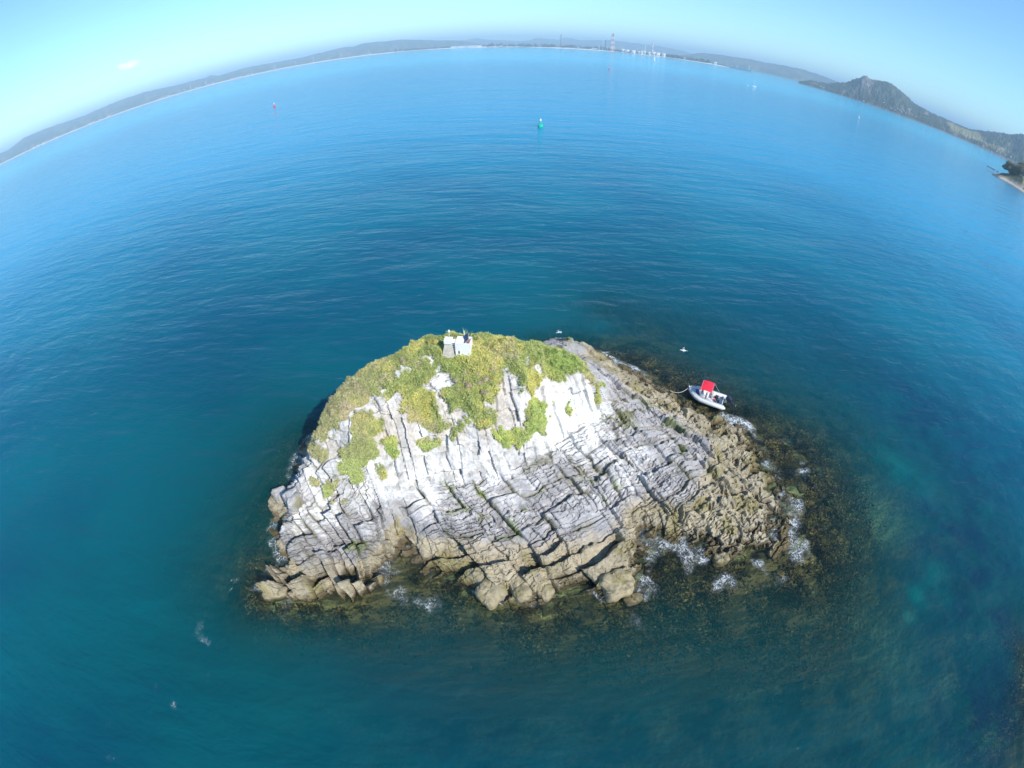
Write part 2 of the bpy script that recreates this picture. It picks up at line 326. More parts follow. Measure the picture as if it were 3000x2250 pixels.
# ---- fracture system: two joint sets, blocks that step and tilt, open cracks
d1 = np.array([.63, -.777]); n1 = np.array([.777, .63]); n2 = np.array([-.40, .917])
S1, S2 = 2.1, 1.55
lowx, lowy = X * .13, Y * .13
A1 = X * n1[0] + Y * n1[1] + .55 * fbm(lowx * 1.2, lowy * 1.2, 1, 2) + .30 * fbm(X * .7, Y * .7, 2, 4)
B1 = X * n2[0] + Y * n2[1] + 1.0 * fbm(X * .22, Y * .22, 3, 2) + .42 * fbm(X * .8, Y * .8, 4, 3) + .16 * Z
def cells(a, b, s1, s2, seed):
    a = a / s1; a = a + 1.1 * (vnoise(a * .85, a * 0, seed + 40) - .5)
    i = np.floor(a); fa = a - i
    k = .6 + .95 * hash2(i, i * 0, seed); b = b / s2 * k + hash2(i, i * 0 + 3, seed) * 9
    b = b + 1.0 * (vnoise(b * .9, i * 3.7, seed + 41) - .5)
    j = np.floor(b); fb = b - j
    e = np.minimum(np.minimum(fa, 1 - fa) * s1, np.minimum(fb, 1 - fb) * s2 / k)
    return i, j, fa, fb, e
i1, j1, fa1, fb1, e1 = cells(A1, B1, S1, S2, 11)
LM = (X + .55 * (Y - 18) < -7.6) & (Z < 7)              # long narrow slabs on the left promontory
i1b, j1b, fa1b, fb1b, e1b = cells(X * .80 + Y * .60 + .5 * fbm(X * .25, Y * .25, 18, 3) + .2 * fbm(X * .8, Y * .8, 19, 3), -X * .60 + Y * .80 + .5 * fbm(X * .3, Y * .3, 20, 2), .82, 2.3, 29)
i1 = np.where(LM, i1b + 500, i1); j1 = np.where(LM, j1b + 500, j1); fa1 = np.where(LM, fa1b, fa1); fb1 = np.where(LM, fb1b, fb1); e1 = np.where(LM, e1b, e1)
wob = .12 * fbm(X * 2.2, Y * 2.2 + Z, 6, 3)
i2, j2, fa2, fb2, e2 = cells(A1 + wob + .15 * fbm(X * .5, Y * .5, 7, 2), B1 * 1.0 + wob * 1.5, .74, .42, 23)
i3, j3, fa3, fb3, e3 = cells(A1 * .9 + B1 * .35 + wob * 2, B1 - A1 * .25 + wob * 2, .36, .24, 37)
# zones
tide = 1.12 + .35 * fbm(X * .25, Y * .25, 8, 3) + .25 * fbm(X * 1.3, Y * 1.3, 9, 3) + .38 * sstep(3, 16, X) * sstep(30, 14, Y) + .5 * sstep(14, 20, X)
leftp = sstep(-8, -11.5, X) * sstep(26, 20, Y)       # the blocky left promontory
brown = sstep(.28, -.22, Z - tide - .18 + .12 * (hash2(i1, j1, 76) - .5))
plat = np.maximum(1 - steep, LM * sstep(6.5, 5, Z) * .9) * (1 - vs) * sstep(-.4, .2, Z)
n_w = fbm(X * 1.2, Y * 1.2, 48, 2)
pit = brown * sstep(6.5, 11, X + .8 * n_w)                         # honeycombed weathering on the right
amp1 = (.24 + .46 * leftp + .30 * brown * (1 - .6 * pit)) * (.35 + .65 * (1 - steep)) * (1 - .45 * pit)
h1 = amp1 * (1.5 * (hash2(i1, j1, 5) - .5) + .9 * (hash2(i1, i1 * 0 + 1, 6) - .5)) + amp1 * (.75 * (.5 - fa1) + 1.5 * (fb1 - .5) * (hash2(i1, j1, 9) * .8 + .5))
dome = brown * (1 - pit) * .04 * (1 - ((fa1 * 2 - 1) ** 4 + (fb1 * 2 - 1) ** 4) * .7)
pres = sstep(.28, .62, vnoise(X * .55 + 7, Y * .55, 15) * .7 + .3 * hash2(i1, j1, 13)); open1 = (.2 + .8 * hash2(i1, j1, 12)) * (.25 + .75 * pres)
crack1 = -(.30 + .16 * leftp - .06 * brown) * open1 * np.exp(-(e1 / (.055 + .06 * open1)) ** 2)
on2 = sstep(.35, .6, vnoise(X * .45, Y * .45, 14) + .15)
h2 = .075 * (hash2(i2, j2, 7) - .5) * 2 + .15 * (fb2 - .5) + .05 * (.5 - fa2)
crack2 = -.14 * np.exp(-(e2 / .04) ** 2) * on2
on3 = sstep(.45, .7, vnoise(X * .7 + 31, Y * .7, 24)); h3 = (.05 * (hash2(i3, j3, 25) - .5) * 2 + .05 * (fb3 - .5) - .05 * np.exp(-(e3 / .03) ** 2)) * on3
fau = (A1 + .8 * fbm(X * .1, Y * .1, 16, 2)) / 3.7; fauo = hash2(np.floor(fau), np.floor(fau) * 0, 17) - .5       # a few big faults
rough = (.055 + .12 * brown - .05 * pit) * fbm(X * 1.3, Y * 1.3 + Z * .8, 31, 4) + (.03 + .03 * brown) * fbm(X * 5, Y * 5 + Z * 3, 35, 3) + .30 * fauo * plat
# bedding ledges: fine laminations that step along the second set
lam = B1 * 2.6 + .5 * fbm(X * .6, Y * .6, 37, 2); lamf = lam - np.floor(lam); lamh = hash2(np.floor(lam), np.floor(A1 * .4), 38)
ledge = .12 * (lamf - .5) * (lamh > .35) * (1 - brown * .6)
holes = brown * (.25 + .75 * pit) * (-.38 * sstep(.66, .74, vnoise(X * 1.5 + .4 * n_w, Y * 1.5, 46)) - .22 * sstep(.66, .76, vnoise(X * 3.1, Y * 3.1 + .4 * n_w, 47)))
pits = holes - .10 * pit * np.clip(ridged(X * 1.15 + .3 * fbm(X, Y, 3, 2), Y * 1.15, 41, 3) - .18, 0, 1) * 1.6 + pit * .10 * fbm(X * 1.2, Y * 1.2, 45, 3)
# cliff faces: buttresses, flutes and vertical joints (along-cliff coordinate against height)
al = X * .92 + Y * .38; hz = Z + .35 * fbm(al * .5, Z * .4, 50, 2)
cw_ = .30 * fbm(al * .45, Z * .10, 51, 2); ca = (al + .45 * fbm(al * .6, Z * .35, 52, 3)) / .95; ca = ca + 1.2 * (vnoise(ca * .8, ca * 0, 59) - .5); ci = np.floor(ca); cf = ca - ci
cb = hz / (1.3 + .9 * hash2(ci, ci * 0, 53)) + hash2(ci, ci * 0 + 2, 54) * 5; cj = np.floor(cb); cfb = cb - cj
ce = np.minimum(np.minimum(cf, 1 - cf) * .85, np.minimum(cfb, 1 - cfb) * 1.5)
clf = cw_ + .30 * (hash2(ci, cj, 55) - .5) + .26 * (.5 - cf) * (hash2(ci, cj, 58) * .9 + .3) + .2 * (.5 - cfb) - .16 * np.exp(-(ce / .06) ** 2) * sstep(.45, .75, vnoise(al * .6, Z * .5, 49)) + .14 * fbm(al * 1.9, Z * .6, 56, 4) + .13 * fbm(al * 3.5, Z * 2.2, 57, 4)
disp = plat * (h1 + dome + crack1 * (1 - pit * .6) + (h2 * on2 + crack2 + ledge) * (1 - .4 * brown) + h3 + pits) + rough + steep * (1 - vs * .5) * clf + vs * (.10 * fbm(X * 1.1, Y * 1.1, 60, 3) - .02)
disp *= sstep(-1.6, -.2, Z) * .85 + .15
disp *= 1 - .5 * sstep(33, 40, Y)
Xd, Yd, Zd = X + NX * disp, Y + NY * disp, Z + NZ * disp
# ---- rock colour (albedo)
def mixc(a, b, t): return a * (1 - t[..., None]) + np.asarray(b) * t[..., None]
n_big = fbm(X * .35, Y * .35 + Z * .2, 70, 3); n_med = fbm(X * 1.4, Y * 1.4 + Z, 73, 4); n_fin = fbm(X * 5, Y * 5 + Z * 4, 77, 3)
C = np.zeros(X.shape + (3,)) + np.array([.335, .32, .315])
C *= (1 + .22 * n_med + .14 * n_fin + .24 * (hash2(i1, j1, 71) - .5) * plat + .2 * (hash2(i2, j2, 72) - .5) * plat)[..., None]
C *= (1 - .22 * sstep(2.4, 1.3, Z + .5 * n_med))[..., None]
# guano: whitens cliffs and the ledges below them
gu = sstep(2.05, 3.5, Z + .9 * n_big + .6 * n_med + .5 * n_fin) * sstep(34, 28, Y) * sstep(16.5, 9.0, X + 1.2 * n_big)
core = np.exp(-(((PX - 1660) / 110) ** 2 + ((PY - 1235) / 95) ** 2)); core2 = np.exp(-(((PX - 1230) / 150) ** 2 + ((PY - 1400) / 55) ** 2)); core3 = np.exp(-(((PX - 950) / 60) ** 2 + ((PY - 1510) / 50) ** 2))
streak = sstep(-.25, .45, fbm(al * 2.2, Z * .35, 80, 3) + .35 * n_fin)
gu = np.clip(gu * (.36 + .58 * streak) + 1.1 * core * (.75 + .3 * n_fin) + .6 * core2 * (.65 + .6 * n_med) + .6 * core3 * (.5 + n_fin), 0, 1) * sstep(1.2, 2.2, Z)
C = mixc(C, [.76, .745, .71], gu * .93)
tan = sstep(.25, .75, vnoise(al * 1.3, Z * .4, 83) + .3 * n_fin) * steep * sstep(4.2, 6.5, Z) * (1 - core)
C = mixc(C, [.52, .43, .33], tan * .6)
lich = sstep(.25, .6, fbm(X * 3, Y * 3 + Z * 1.2, 85, 4) + .28) * sstep(.2, .7, steep) * (1 - core); C = mixc(C, [.36, .335, .30], lich * .65)
# barnacle and algae belt
bz = brown[..., None] * 1.0
tanb = np.array([.32, .275, .19]) * (1 + .28 * n_med + .25 * n_fin + .14 * (hash2(i1, j1, 74) - .5))[..., None]
oliv = np.array([.19, .165, .055]) * (1 + .3 * n_fin)[..., None]
ol = sstep(.05, .5, fbm(X * .7, Y * .7, 88, 3) + .25 * n_fin + .35 * sstep(.5, .1, Z))
tanb = mixc(tanb, oliv * 1.0, ol * .7)
C = C * (1 - bz) + tanb * bz
pale = sstep(.30, .0, np.abs(Z - tide - .28)) * (1 - steep) * sstep(0, .4, n_big + .3); C = mixc(C, [.52, .43, .29], pale * .4)
pool = sstep(.5, .62, vnoise(X * .8 + 3, Y * .8, 89)) * plat * (1 - brown) * np.exp(-(e1 / .16) ** 2); C = mixc(C, [.20, .185, .12], pool * .8)
moss = sstep(.62, .72, vnoise(X * .9 + 9, Y * .9, 90)) * plat * np.exp(-(e1 / .22) ** 2) * sstep(1.2, 1.8, Z) * .8 * (vnoise(X * .3, Y * .3, 92) > .62); C = mixc(C, [.16, .19, .05], moss)
for poly_, cc_ in (([(1745,1236),(1800,1215),(1865,1213),(1850,1235),(1835,1264),(1825,1238)], [.13, .13, .05]), ([(1775,1250),(1812,1250),(1818,1280),(1842,1290),(1835,1305),(1780,1312),(1760,1300),(1800,1286),(1795,1266)], [.20, .19, .175]), ([(1868,1300),(1900,1300),(1925,1280),(1930,1295),(1900,1315),(1875,1312)], [.20, .19, .175]),
                    ([(1658,1316),(1680,1330),(1692,1355),(1716,1385),(1706,1400),(1665,1428),(1655,1420),(1690,1390),(1672,1350)], [.22, .205, .15]), ([(1400,1520),(1438,1512),(1445,1526),(1410,1530)], [.16, .155, .08]), ([(1150,1510),(1165,1505),(1200,1580),(1190,1590)], [.25, .2, .07])):
    C = mixc(C, cc_, blur(inpoly(jx, jy, poly_).astype(float), 1) * .85)          # rain pools and damp algae stains
wet = sstep(.55, .08, Zd + .10 * n_med + .05 * n_fin); C = mixc(C, [.085, .062, .03], wet * .88)
kel = sstep(-.05, -.25, Zd); C = mixc(C, np.array([.15, .115, .05]) , kel * .9)
soil = np.array([.17, .16, .065]) * (1 + .4 * n_fin)[..., None]; C = C * (1 - vs[..., None]) + soil * vs[..., None]
C = np.clip(C, .008, .86)
# ---- split the ledge into its slabs: every larger joint block is a piece of its own
NCx = len(xs); FA = grid_faces(NR, NCx)
fi = i1[:-1, :-1].ravel(); fj = j1[:-1, :-1].ravel()
okf = ((plat > .55) & (Zd > .15))[:-1, :-1].ravel() & (Y < 34)[:-1, :-1].ravel()
ids = (fi - fi.min()) * 4096 + (fj - fj.min()); ids = np.where(okf, ids, -1)
u, inv, cnt = np.unique(ids, return_inverse=True, return_counts=True)
area = np.zeros(len(u)); np.add.at(area, inv, ((PX[1:, 1:] - PX[:-1, :-1]) * (PY[:-1, :-1] - PY[1:, 1:])).ravel()); area = np.abs(area)
area[u < 0] = 0
big = np.argsort(-area)[:290]; big = big[cnt[big] > 60]
V = np.stack([Xd, Yd, Zd], -1).reshape(-1, 3); Cf = C.reshape(-1, 3)
isbig = np.zeros(len(u), bool); isbig[big] = True
def patch(name, faces, parent=None):
    q, iv = np.unique(faces.ravel(), return_inverse=True)
    me = arr_mesh(name, V[q], iv.reshape(-1, 4)); set_col(me, Cf[q]); return link(name, me, M['rock'], parent)
under = (Zd < -.5)[:-1, :-1].ravel()
island = patch('island', FA[~isbig[inv] & ~under])
tag(island, 'pale rocky islet with a white cliff and green top rising from the sea', 'island', kind='structure')
order = np.argsort(inv, kind='stable'); bounds = np.searchsorted(inv[order], np.arange(len(u) + 1))
for b in big:
    patch('rock_slab', FA[order[bounds[b]:bounds[b + 1]]], island)
def ground(x, y): return float(bil(GZs, np.array([x]), np.array([y]))[0])
def hit(px, py, lo=4.0, hi=70.0):
    """where a pixel's ray meets the islet's base surface (or the sea)"""
    d = ray(px, py); t = np.linspace(lo, hi / 1.0, 3000) ; Pp = d[None] * t[:, None] + np.array([0, 0, CAMZ])
    g = np.maximum(bil(GZs, Pp[:, 0], Pp[:, 1]), 0); g = np.where((Pp[:, 0] < GX0) | (Pp[:, 0] > GX1) | (Pp[:, 1] > GY1), 0, g)
    k = np.argmax(Pp[:, 2] <= g); return Pp[k]
# ---- sea floor round the islet
sx = np.concatenate([np.linspace(-90, -26, 40), np.arange(-25, 45, .3), np.linspace(46, 100, 34)]); sy = np.concatenate([np.linspace(-30, -4, 20), np.arange(-3, 52, .3), np.linspace(53, 110, 30)])
SX, SY = np.meshgrid(sx, sy); SZ = np.maximum(rbf(SX, SY), -9)
SZ = SZ - .10 + np.where(SZ < .2, 1, 0) * (.16 * fbm(SX * .8, SY * .8, 91, 3) + .10 * fbm(SX * 2.2, SY * 2.2, 94, 2))
SZ = np.where(SZ > -.15, np.minimum(SZ, -.15) - .4 * np.clip(SZ, 0, 9), SZ)
s_n = fbm(SX * .5, SY * .5, 95, 4); s_f = fbm(SX * 1.8, SY * 1.8, 97, 3)
SCc = np.zeros(SX.shape + (3,)) + np.array([.19, .165, .07])
SCc = mixc(SCc, [.035, .028, .016], sstep(-.1, .3, s_n + .5 * s_f)); SCc = mixc(SCc, [.26, .27, .13], sstep(.12, .45, -s_n + .45 * s_f) * .8)
sand = np.exp(-(((SX - 36) / 5) ** 2 + ((SY - 22) / 4) ** 2)) + np.exp(-(((SX - 30) / 3) ** 2 + ((SY - 9) / 3) ** 2)) * .8; SCc = mixc(SCc, [.42, .62, .38], np.clip(sand, 0, 1) * .9)
me = arr_mesh('seabed', np.stack([SX, SY, SZ], -1).reshape(-1, 3), grid_faces(len(sy), len(sx))); set_col(me, SCc.reshape(-1, 3))
seabed = tag(link('seabed', me, M['seabed']), 'dark weedy sea floor seen through shallow water', 'sea floor', kind='structure')
# ================================================================== the sea
def make_sea():
    c0 = np.array([3.0, 25.0]); na = 640
    r = np.concatenate([np.arange(0.4, 46, .3), 46 * (60000 / 46) ** (np.linspace(0, 1, 190) ** 1.0)[1:]])
    a = np.linspace(0, 2 * np.pi, na, endpoint=False)
    R, Aa = np.meshgrid(r, a, indexing='ij'); x = c0[0] + R * np.cos(Aa); y = c0[1] + R * np.sin(Aa)
    near = R < 130
    zb = np.full(x.shape, -9.0); zb[near] = rbf(x[near], y[near])
    depth = np.clip(-zb, 0, 20)
    n = fbm(x * .12, y * .12, 100, 3)
    clar = .97 * np.exp(-(depth / (3.7 + .8 * n)) ** 1.5); clar[~near] = 0; clar = clar * (1 - .5 * sstep(-11, -15, x) * sstep(15, 19, y)) * (1 - .5 * sstep(33, 37, y) * sstep(14, 4, x))
    # foam: a broken lace where swell meets rock, and a few spots out in the open
    foam = .80 * np.exp(-((depth - .10) / .25) ** 2) * sstep(.46, .72, vnoise(x * .28, y * .28, 103) + .25 * fbm(x * 1.1, y * 1.1, 104, 2)) * near
    SP = [(1130,1680,1.4,1.0),(1150,1640,1.0,.9),(1220,1610,.8,.7),(1180,1760,1.1,.65),(1250,1765,1.0,.6),(1290,1770,.6,.4),(1275,1690,.7,.8),(770,1720,1.0,1.2),(785,1690,.7,.8),(830,1760,.9,.8),(855,1790,.8,.5),(812,1625,.6,.8),(820,1650,.5,.7),
          (1912,1560,.6,1.2),(1960,1600,.9,1.0),(2000,1610,.9,1.2),(2040,1620,.9,1.2),(2010,1650,.8,.8),(1870,1715,.9,.8),(1850,1745,.6,.6),(2225,1655,1.0,1.1),(2270,1680,.8,.8),(2200,1640,.7,.8),(2262,1580,.6,1.1),(2270,1600,.5,.9),(2300,1610,.7,.6),(2120,1700,.8,.7),
          (2215,1280,.8,.9),(2232,1310,.7,.8),(2255,1365,1.0,1.0),(2280,1400,.8,.8),(2345,1385,.8,1.2),(2350,1400,.5,1.0),(2335,1350,.5,.8),(2350,1600,.6,.8),(2360,1620,.5,.7),(2200,1262,.6,.7),(2050,1290,.0,.0),
          (1460,1762,.5,.8),(1566,1740,.5,.9),(1640,1725,.5,.5),(870,1350,.9,.6),(850,1400,.8,.6),(790,1530,.7,.5),(800,1480,.5,.4),(1730,1015,.8,.6),(1760,1030,.6,.4),(915,1275,.6,.4),
          (600,1876,.9,.9),(612,1865,.5,.7),(515,2060,1.0,1.1),(530,2050,.6,.9),(545,2040,.4,.7),(620,1797,.8,.55),(690,1707,.5,.6),(570,1760,1.4,.3),(580,1840,1.6,.28),(450,2010,1.2,.35),(500,1980,1.0,.3),(600,1990,1.2,.3),(320,2225,.9,.45),(350,2215,.6,.45),(320,2130,1.4,.28),(155,1530,1.5,.3),(120,1680,1.5,.25),(1400,2060,1.6,.18),(1880,1830,1.2,.22),(1640,975,.6,.5)]
    xw = x + 1.0 * fbm(x * .8, y * .8, 115, 3); yw = y + 1.0 * fbm(x * .8 + 50, y * .8, 116, 3)
    for px, py, rr, st in SP:
        if rr <= 0: continue
        rr = rr * (.5 if px < 720 else 1); st = st * (.8 if px < 720 else 1); p = at(px, py, 0.0); foam = np.maximum(foam, (.42 + .40 * st) * np.exp(-((xw - p[0]) ** 2 + (yw - p[1]) ** 2) / (rr * 1.15) ** 2))
    foam = foam * (.55 + .75 * vnoise(x * .9, y * .9, 110))
    z = np.where(R < 200, 1, 0) * (.05 * fbm(x * .16, y * .5, 106, 2) + .025 * fbm(x * .6, y * 1.3, 108, 2)) * (1 - sstep(120, 200, R))
    V = np.stack([x, y, z], -1).reshape(-1, 3); nr = len(r)
    i = np.arange(nr * na).reshape(nr, na); j = np.roll(i, -1, 1)
    Fq = np.stack([i[:-1], i[1:], j[1:], j[:-1]], -1).reshape(-1, 4)
    me = arr_mesh('sea', V, Fq, smooth=True); set_val(me, clar, 'clarity'); set_val(me, foam, 'foam'); set_val(me, np.where(near, np.exp(-(depth / 5.5) ** 2), 0), 'shallow')
    def spots(L): 
        v = np.zeros(x.shape)
        for px, py, rr in L:
            q = at(px, py, 0.0); v = np.maximum(v, np.exp(-((x - q[0]) ** 2 + (y - q[1]) ** 2) / rr ** 2))
        return v * (.1 + 1.2 * sstep(.25, .75, vnoise(x * .45, y * .45, 112) * .6 + .4 * vnoise(x * 1.3, y * 1.3, 113)))
    set_val(me, spots([(2600,1350,2.0),(2640,1380,2.2),(2680,1410,2.2),(2710,1440,1.6),(2740,1475,1.2),(2745,1680,1.3),(2730,1720,1.2),(2690,1745,1.3),(2660,1790,1.0),(2765,1745,1.1)]), 'sandy')
    set_val(me, spots([(2700,1200,9.0),(2850,1300,11.0),(2800,1550,7.0),(2900,1750,7.0),(2900,2100,6.0)]), 'weedy')
    m, nd, l, pb = mat_new('sea_water'); nd.remove(pb); out = nd['Material Output']
    def N(t, **kw):
        q = nd.new(t)
        for k, v in kw.items(): setattr(q, k, v)
        return q
    ge = N('ShaderNodeNewGeometry')
    def noise(sc, scale, detail, rough=.55, dist=0.0):
        mp = N('ShaderNodeVectorMath', operation='MULTIPLY'); mp.inputs[1].default_value = sc; l.new(ge.outputs['Position'], mp.inputs[0])
        t = N('ShaderNodeTexNoise'); t.inputs['Scale'].default_value = scale; t.inputs['Detail'].default_value = detail; t.inputs['Roughness'].default_value = rough; t.inputs['Distortion'].default_value = dist
        l.new(mp.outputs[0], t.inputs['Vector']); return t.outputs['Fac']
    def mth(op, a, b=None, c=None):
        q = N('ShaderNodeMath', operation=op)
        for k, v in enumerate((a, b, c)):
            if v is None: continue
            if isinstance(v, (int, float)): q.inputs[k].default_value = v
            else: l.new(v, q.inputs[k])
        return q.outputs[0]
    def ramp(v, a, b, lo=0.0, hi=1.0, smooth=True):
        q = N('ShaderNodeMapRange', interpolation_type='SMOOTHSTEP' if smooth else 'LINEAR')
        for k, t in enumerate((a, b, lo, hi)): q.inputs[k + 1].default_value = t
        l.new(v, q.inputs[0]); return q.outputs[0]
    # waves, crests mostly across the view, a second train at an angle, ripples
    h = mth('MULTIPLY', noise((.30, 1.0, 1), .16, 3), 1.0)
    h = mth('ADD', h, mth('MULTIPLY', noise((.45, 1.0, 1), .55, 3, dist=.3), .56))
    h = mth('ADD', h, mth('MULTIPLY', noise((.6, 1.1, 1), 1.9, 3), .12))
    h = mth('ADD', h, mth('MULTIPLY', noise((.05, .13, 1), .22, 2), 1.8))
    h = mth('ADD', h, mth('MULTIPLY', noise((.3, 1.0, 1), .075, 3), 1.3))
    bp = N('ShaderNodeBump'); bp.inputs['Strength'].default_value = 1.0; bp.inputs['Distance'].default_value = .44; l.new(h, bp.inputs['Height'])
    fr = N('ShaderNodeFresnel'); fr.inputs['IOR'].default_value = 1.33; l.new(bp.outputs[0], fr.inputs['Normal'])
    gl = N('ShaderNodeBsdfGlossy'); gl.inputs['Roughness'].default_value = .07; gl.inputs['Color'].default_value = (1, 1, 1, 1); l.new(bp.outputs[0], gl.inputs['Normal'])
    # body colour: deep teal, bluer and greener drifts, sky reflection painted in as brighter blue further out
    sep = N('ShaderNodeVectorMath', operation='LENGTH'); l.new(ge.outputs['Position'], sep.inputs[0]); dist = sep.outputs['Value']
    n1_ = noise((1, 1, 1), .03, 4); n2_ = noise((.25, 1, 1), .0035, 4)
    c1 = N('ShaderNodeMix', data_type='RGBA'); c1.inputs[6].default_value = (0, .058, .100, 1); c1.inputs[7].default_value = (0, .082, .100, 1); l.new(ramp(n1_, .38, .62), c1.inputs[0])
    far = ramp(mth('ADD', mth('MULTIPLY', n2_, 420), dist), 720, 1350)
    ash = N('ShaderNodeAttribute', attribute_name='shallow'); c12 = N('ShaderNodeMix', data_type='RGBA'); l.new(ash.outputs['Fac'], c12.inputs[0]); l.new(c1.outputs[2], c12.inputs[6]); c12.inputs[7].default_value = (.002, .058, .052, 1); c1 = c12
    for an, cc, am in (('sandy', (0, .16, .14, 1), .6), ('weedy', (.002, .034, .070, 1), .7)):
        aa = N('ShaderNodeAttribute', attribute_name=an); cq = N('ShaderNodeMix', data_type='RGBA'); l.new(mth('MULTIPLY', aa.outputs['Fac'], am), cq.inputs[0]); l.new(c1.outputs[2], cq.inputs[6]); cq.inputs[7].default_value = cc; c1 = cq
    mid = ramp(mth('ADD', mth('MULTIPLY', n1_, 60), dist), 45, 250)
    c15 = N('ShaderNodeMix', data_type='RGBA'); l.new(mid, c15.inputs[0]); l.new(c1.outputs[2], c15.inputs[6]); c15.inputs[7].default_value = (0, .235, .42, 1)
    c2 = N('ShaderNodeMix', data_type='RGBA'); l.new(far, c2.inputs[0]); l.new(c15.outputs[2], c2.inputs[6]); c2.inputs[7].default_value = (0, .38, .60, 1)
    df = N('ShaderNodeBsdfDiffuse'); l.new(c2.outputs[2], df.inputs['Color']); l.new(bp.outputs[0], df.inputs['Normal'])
    tr = N('ShaderNodeBsdfTransparent'); tr.inputs['Color'].default_value = (.84, .92, .82, 1)
    ac = N('ShaderNodeAttribute', attribute_name='clarity'); af = N('ShaderNodeAttribute', attribute_name='foam')
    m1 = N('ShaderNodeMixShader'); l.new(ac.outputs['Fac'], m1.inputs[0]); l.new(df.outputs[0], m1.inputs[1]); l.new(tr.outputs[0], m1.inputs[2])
    m2 = N('ShaderNodeMixShader'); l.new(mth('MULTIPLY', fr.outputs[0], .68), m2.inputs[0]); l.new(m1.outputs[0], m2.inputs[1]); l.new(gl.outputs[0], m2.inputs[2])
    # foam lace: thin curling threads over a broken froth
    q1 = noise((1, 1, 0), 1.1, 3, .6, .8); q2 = noise((1, 1, 0), 2.6, 3, .6, .6)
    t1_ = ramp(mth('ABSOLUTE', mth('SUBTRACT', q1, .5)), .0, .05, 1, 0); t2_ = ramp(mth('ABSOLUTE', mth('SUBTRACT', q2, .5)), .0, .06, 1, 0)
    lace = mth('MAXIMUM', t1_, mth('MULTIPLY', t2_, .9)); br = noise((1, 1, 0), 3.4, 5, .75)
    fm = mth('MULTIPLY', af.outputs['Fac'], mth('ADD', mth('MULTIPLY', lace, .80), mth('MULTIPLY', br, .50)))
    fm = ramp(fm, .40, .95)
    fm = mth('MAXIMUM', fm, mth('MULTIPLY', ramp(mth('MULTIPLY', af.outputs['Fac'], br), .16, .55), .13))
    fd = N('ShaderNodeBsdfDiffuse'); fd.inputs['Color'].default_value = (.78, .82, .84, 1)
    m3 = N('ShaderNodeMixShader'); l.new(mth('MULTIPLY', fm, .8), m3.inputs[0]); l.new(m2.outputs[0], m3.inputs[1]); l.new(fd.outputs[0], m3.inputs[2])
    l.new(m3.outputs[0], out.inputs['Surface'])
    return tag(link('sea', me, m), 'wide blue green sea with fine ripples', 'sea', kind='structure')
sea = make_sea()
# ================================================================== the far shore
def terrain(name, az, rows, cols, label, cat, kind='structure', mat='land', smooth=True):
    """az (n,), rows: list of (distance (n,), height (n,)); cols: list of colours (n,3)"""
    D = np.stack([np.broadcast_to(r[0], az.shape) for r in rows]); Zt = np.stack([np.broadcast_to(r[1], az.shape) for r in rows])
    V = np.stack([D * np.sin(az), D * np.cos(az), Zt], -1).reshape(-1, 3)
    me = arr_mesh(name, V, grid_faces(len(rows), len(az)), smooth); set_col(me, np.stack([np.broadcast_to(c, az.shape + (3,)) for c in cols]).reshape(-1, 3))
    return tag(link(name, me, M[mat]), label, cat, kind=kind)
R2 = math.radians
# shoreline distance against azimuth: a long bay, then the low spit with the works
def shore(az): return np.interp(np.degrees(az), [-80, -56, -45, -35, -25, -15, -6, 2, 8, 14, 18, 22, 24], [5200, 4900, 4600, 4650, 4700, 4600, 4300, 3950, 3750, 3600, 3520, 3480, 3470])
az = np.radians(np.linspace(-78, 23.6, 900)); ds = shore(az) + 14 * fbm(np.degrees(az) * 1.3, az * 0, 120, 3)
dg = np.degrees(az)
tip = sstep(23.6, 21.0, dg)
DRY, BEACH, BUSH, PINE = np.array([.20, .16, .10]), np.array([.80, .73, .62]), np.array([.055, .075, .035]), np.array([.03, .05, .028])
mixr = lambda a, b, t: a * (1 - t[:, None]) + b * t[:, None]
tn = vnoise(dg * 3, dg * 0, 121)
rows = [(ds - 12, -1.5), (ds, .3), (ds + 75, 2.8 * tip + .3), (ds + 92, (5 + 3 * tn) * tip + .3), (ds + 110, (7 + 3 * tn) * tip + .2), (ds + 260 * tip + 30, 6 * tip), (ds + 900 * tip + 40, 7 * tip), (ds + 2000 * tip + 50, 9 * tip), (ds + 3600 * tip + 60, 10 * tip), (ds + 3650 * tip + 60, -3)]
f1 = mixr(DRY[None].repeat(len(az), 0), BUSH[None].repeat(len(az), 0), sstep(.3, .7, vnoise(dg * 5, dg * 0, 122)))
f2 = mixr(np.array([[.13, .13, .06]]).repeat(len(az), 0), PINE[None].repeat(len(az), 0), sstep(.35, .65, vnoise(dg * 2, dg * 0 + 5, 123)))
coast = terrain('coast', az, rows, [BEACH, BEACH, BEACH * .95, DRY, f1, f1, f2, f2, f2, f2], 'low coastal plain behind a long pale beach', 'coast')
def ridge_tab(tab, dist):
    a, e = az_el(np.array([t[0] for t in tab]), np.array([t[1] for t in tab])); o = np.argsort(a); return a[o], CAMZ + dist * np.tan(e[o])
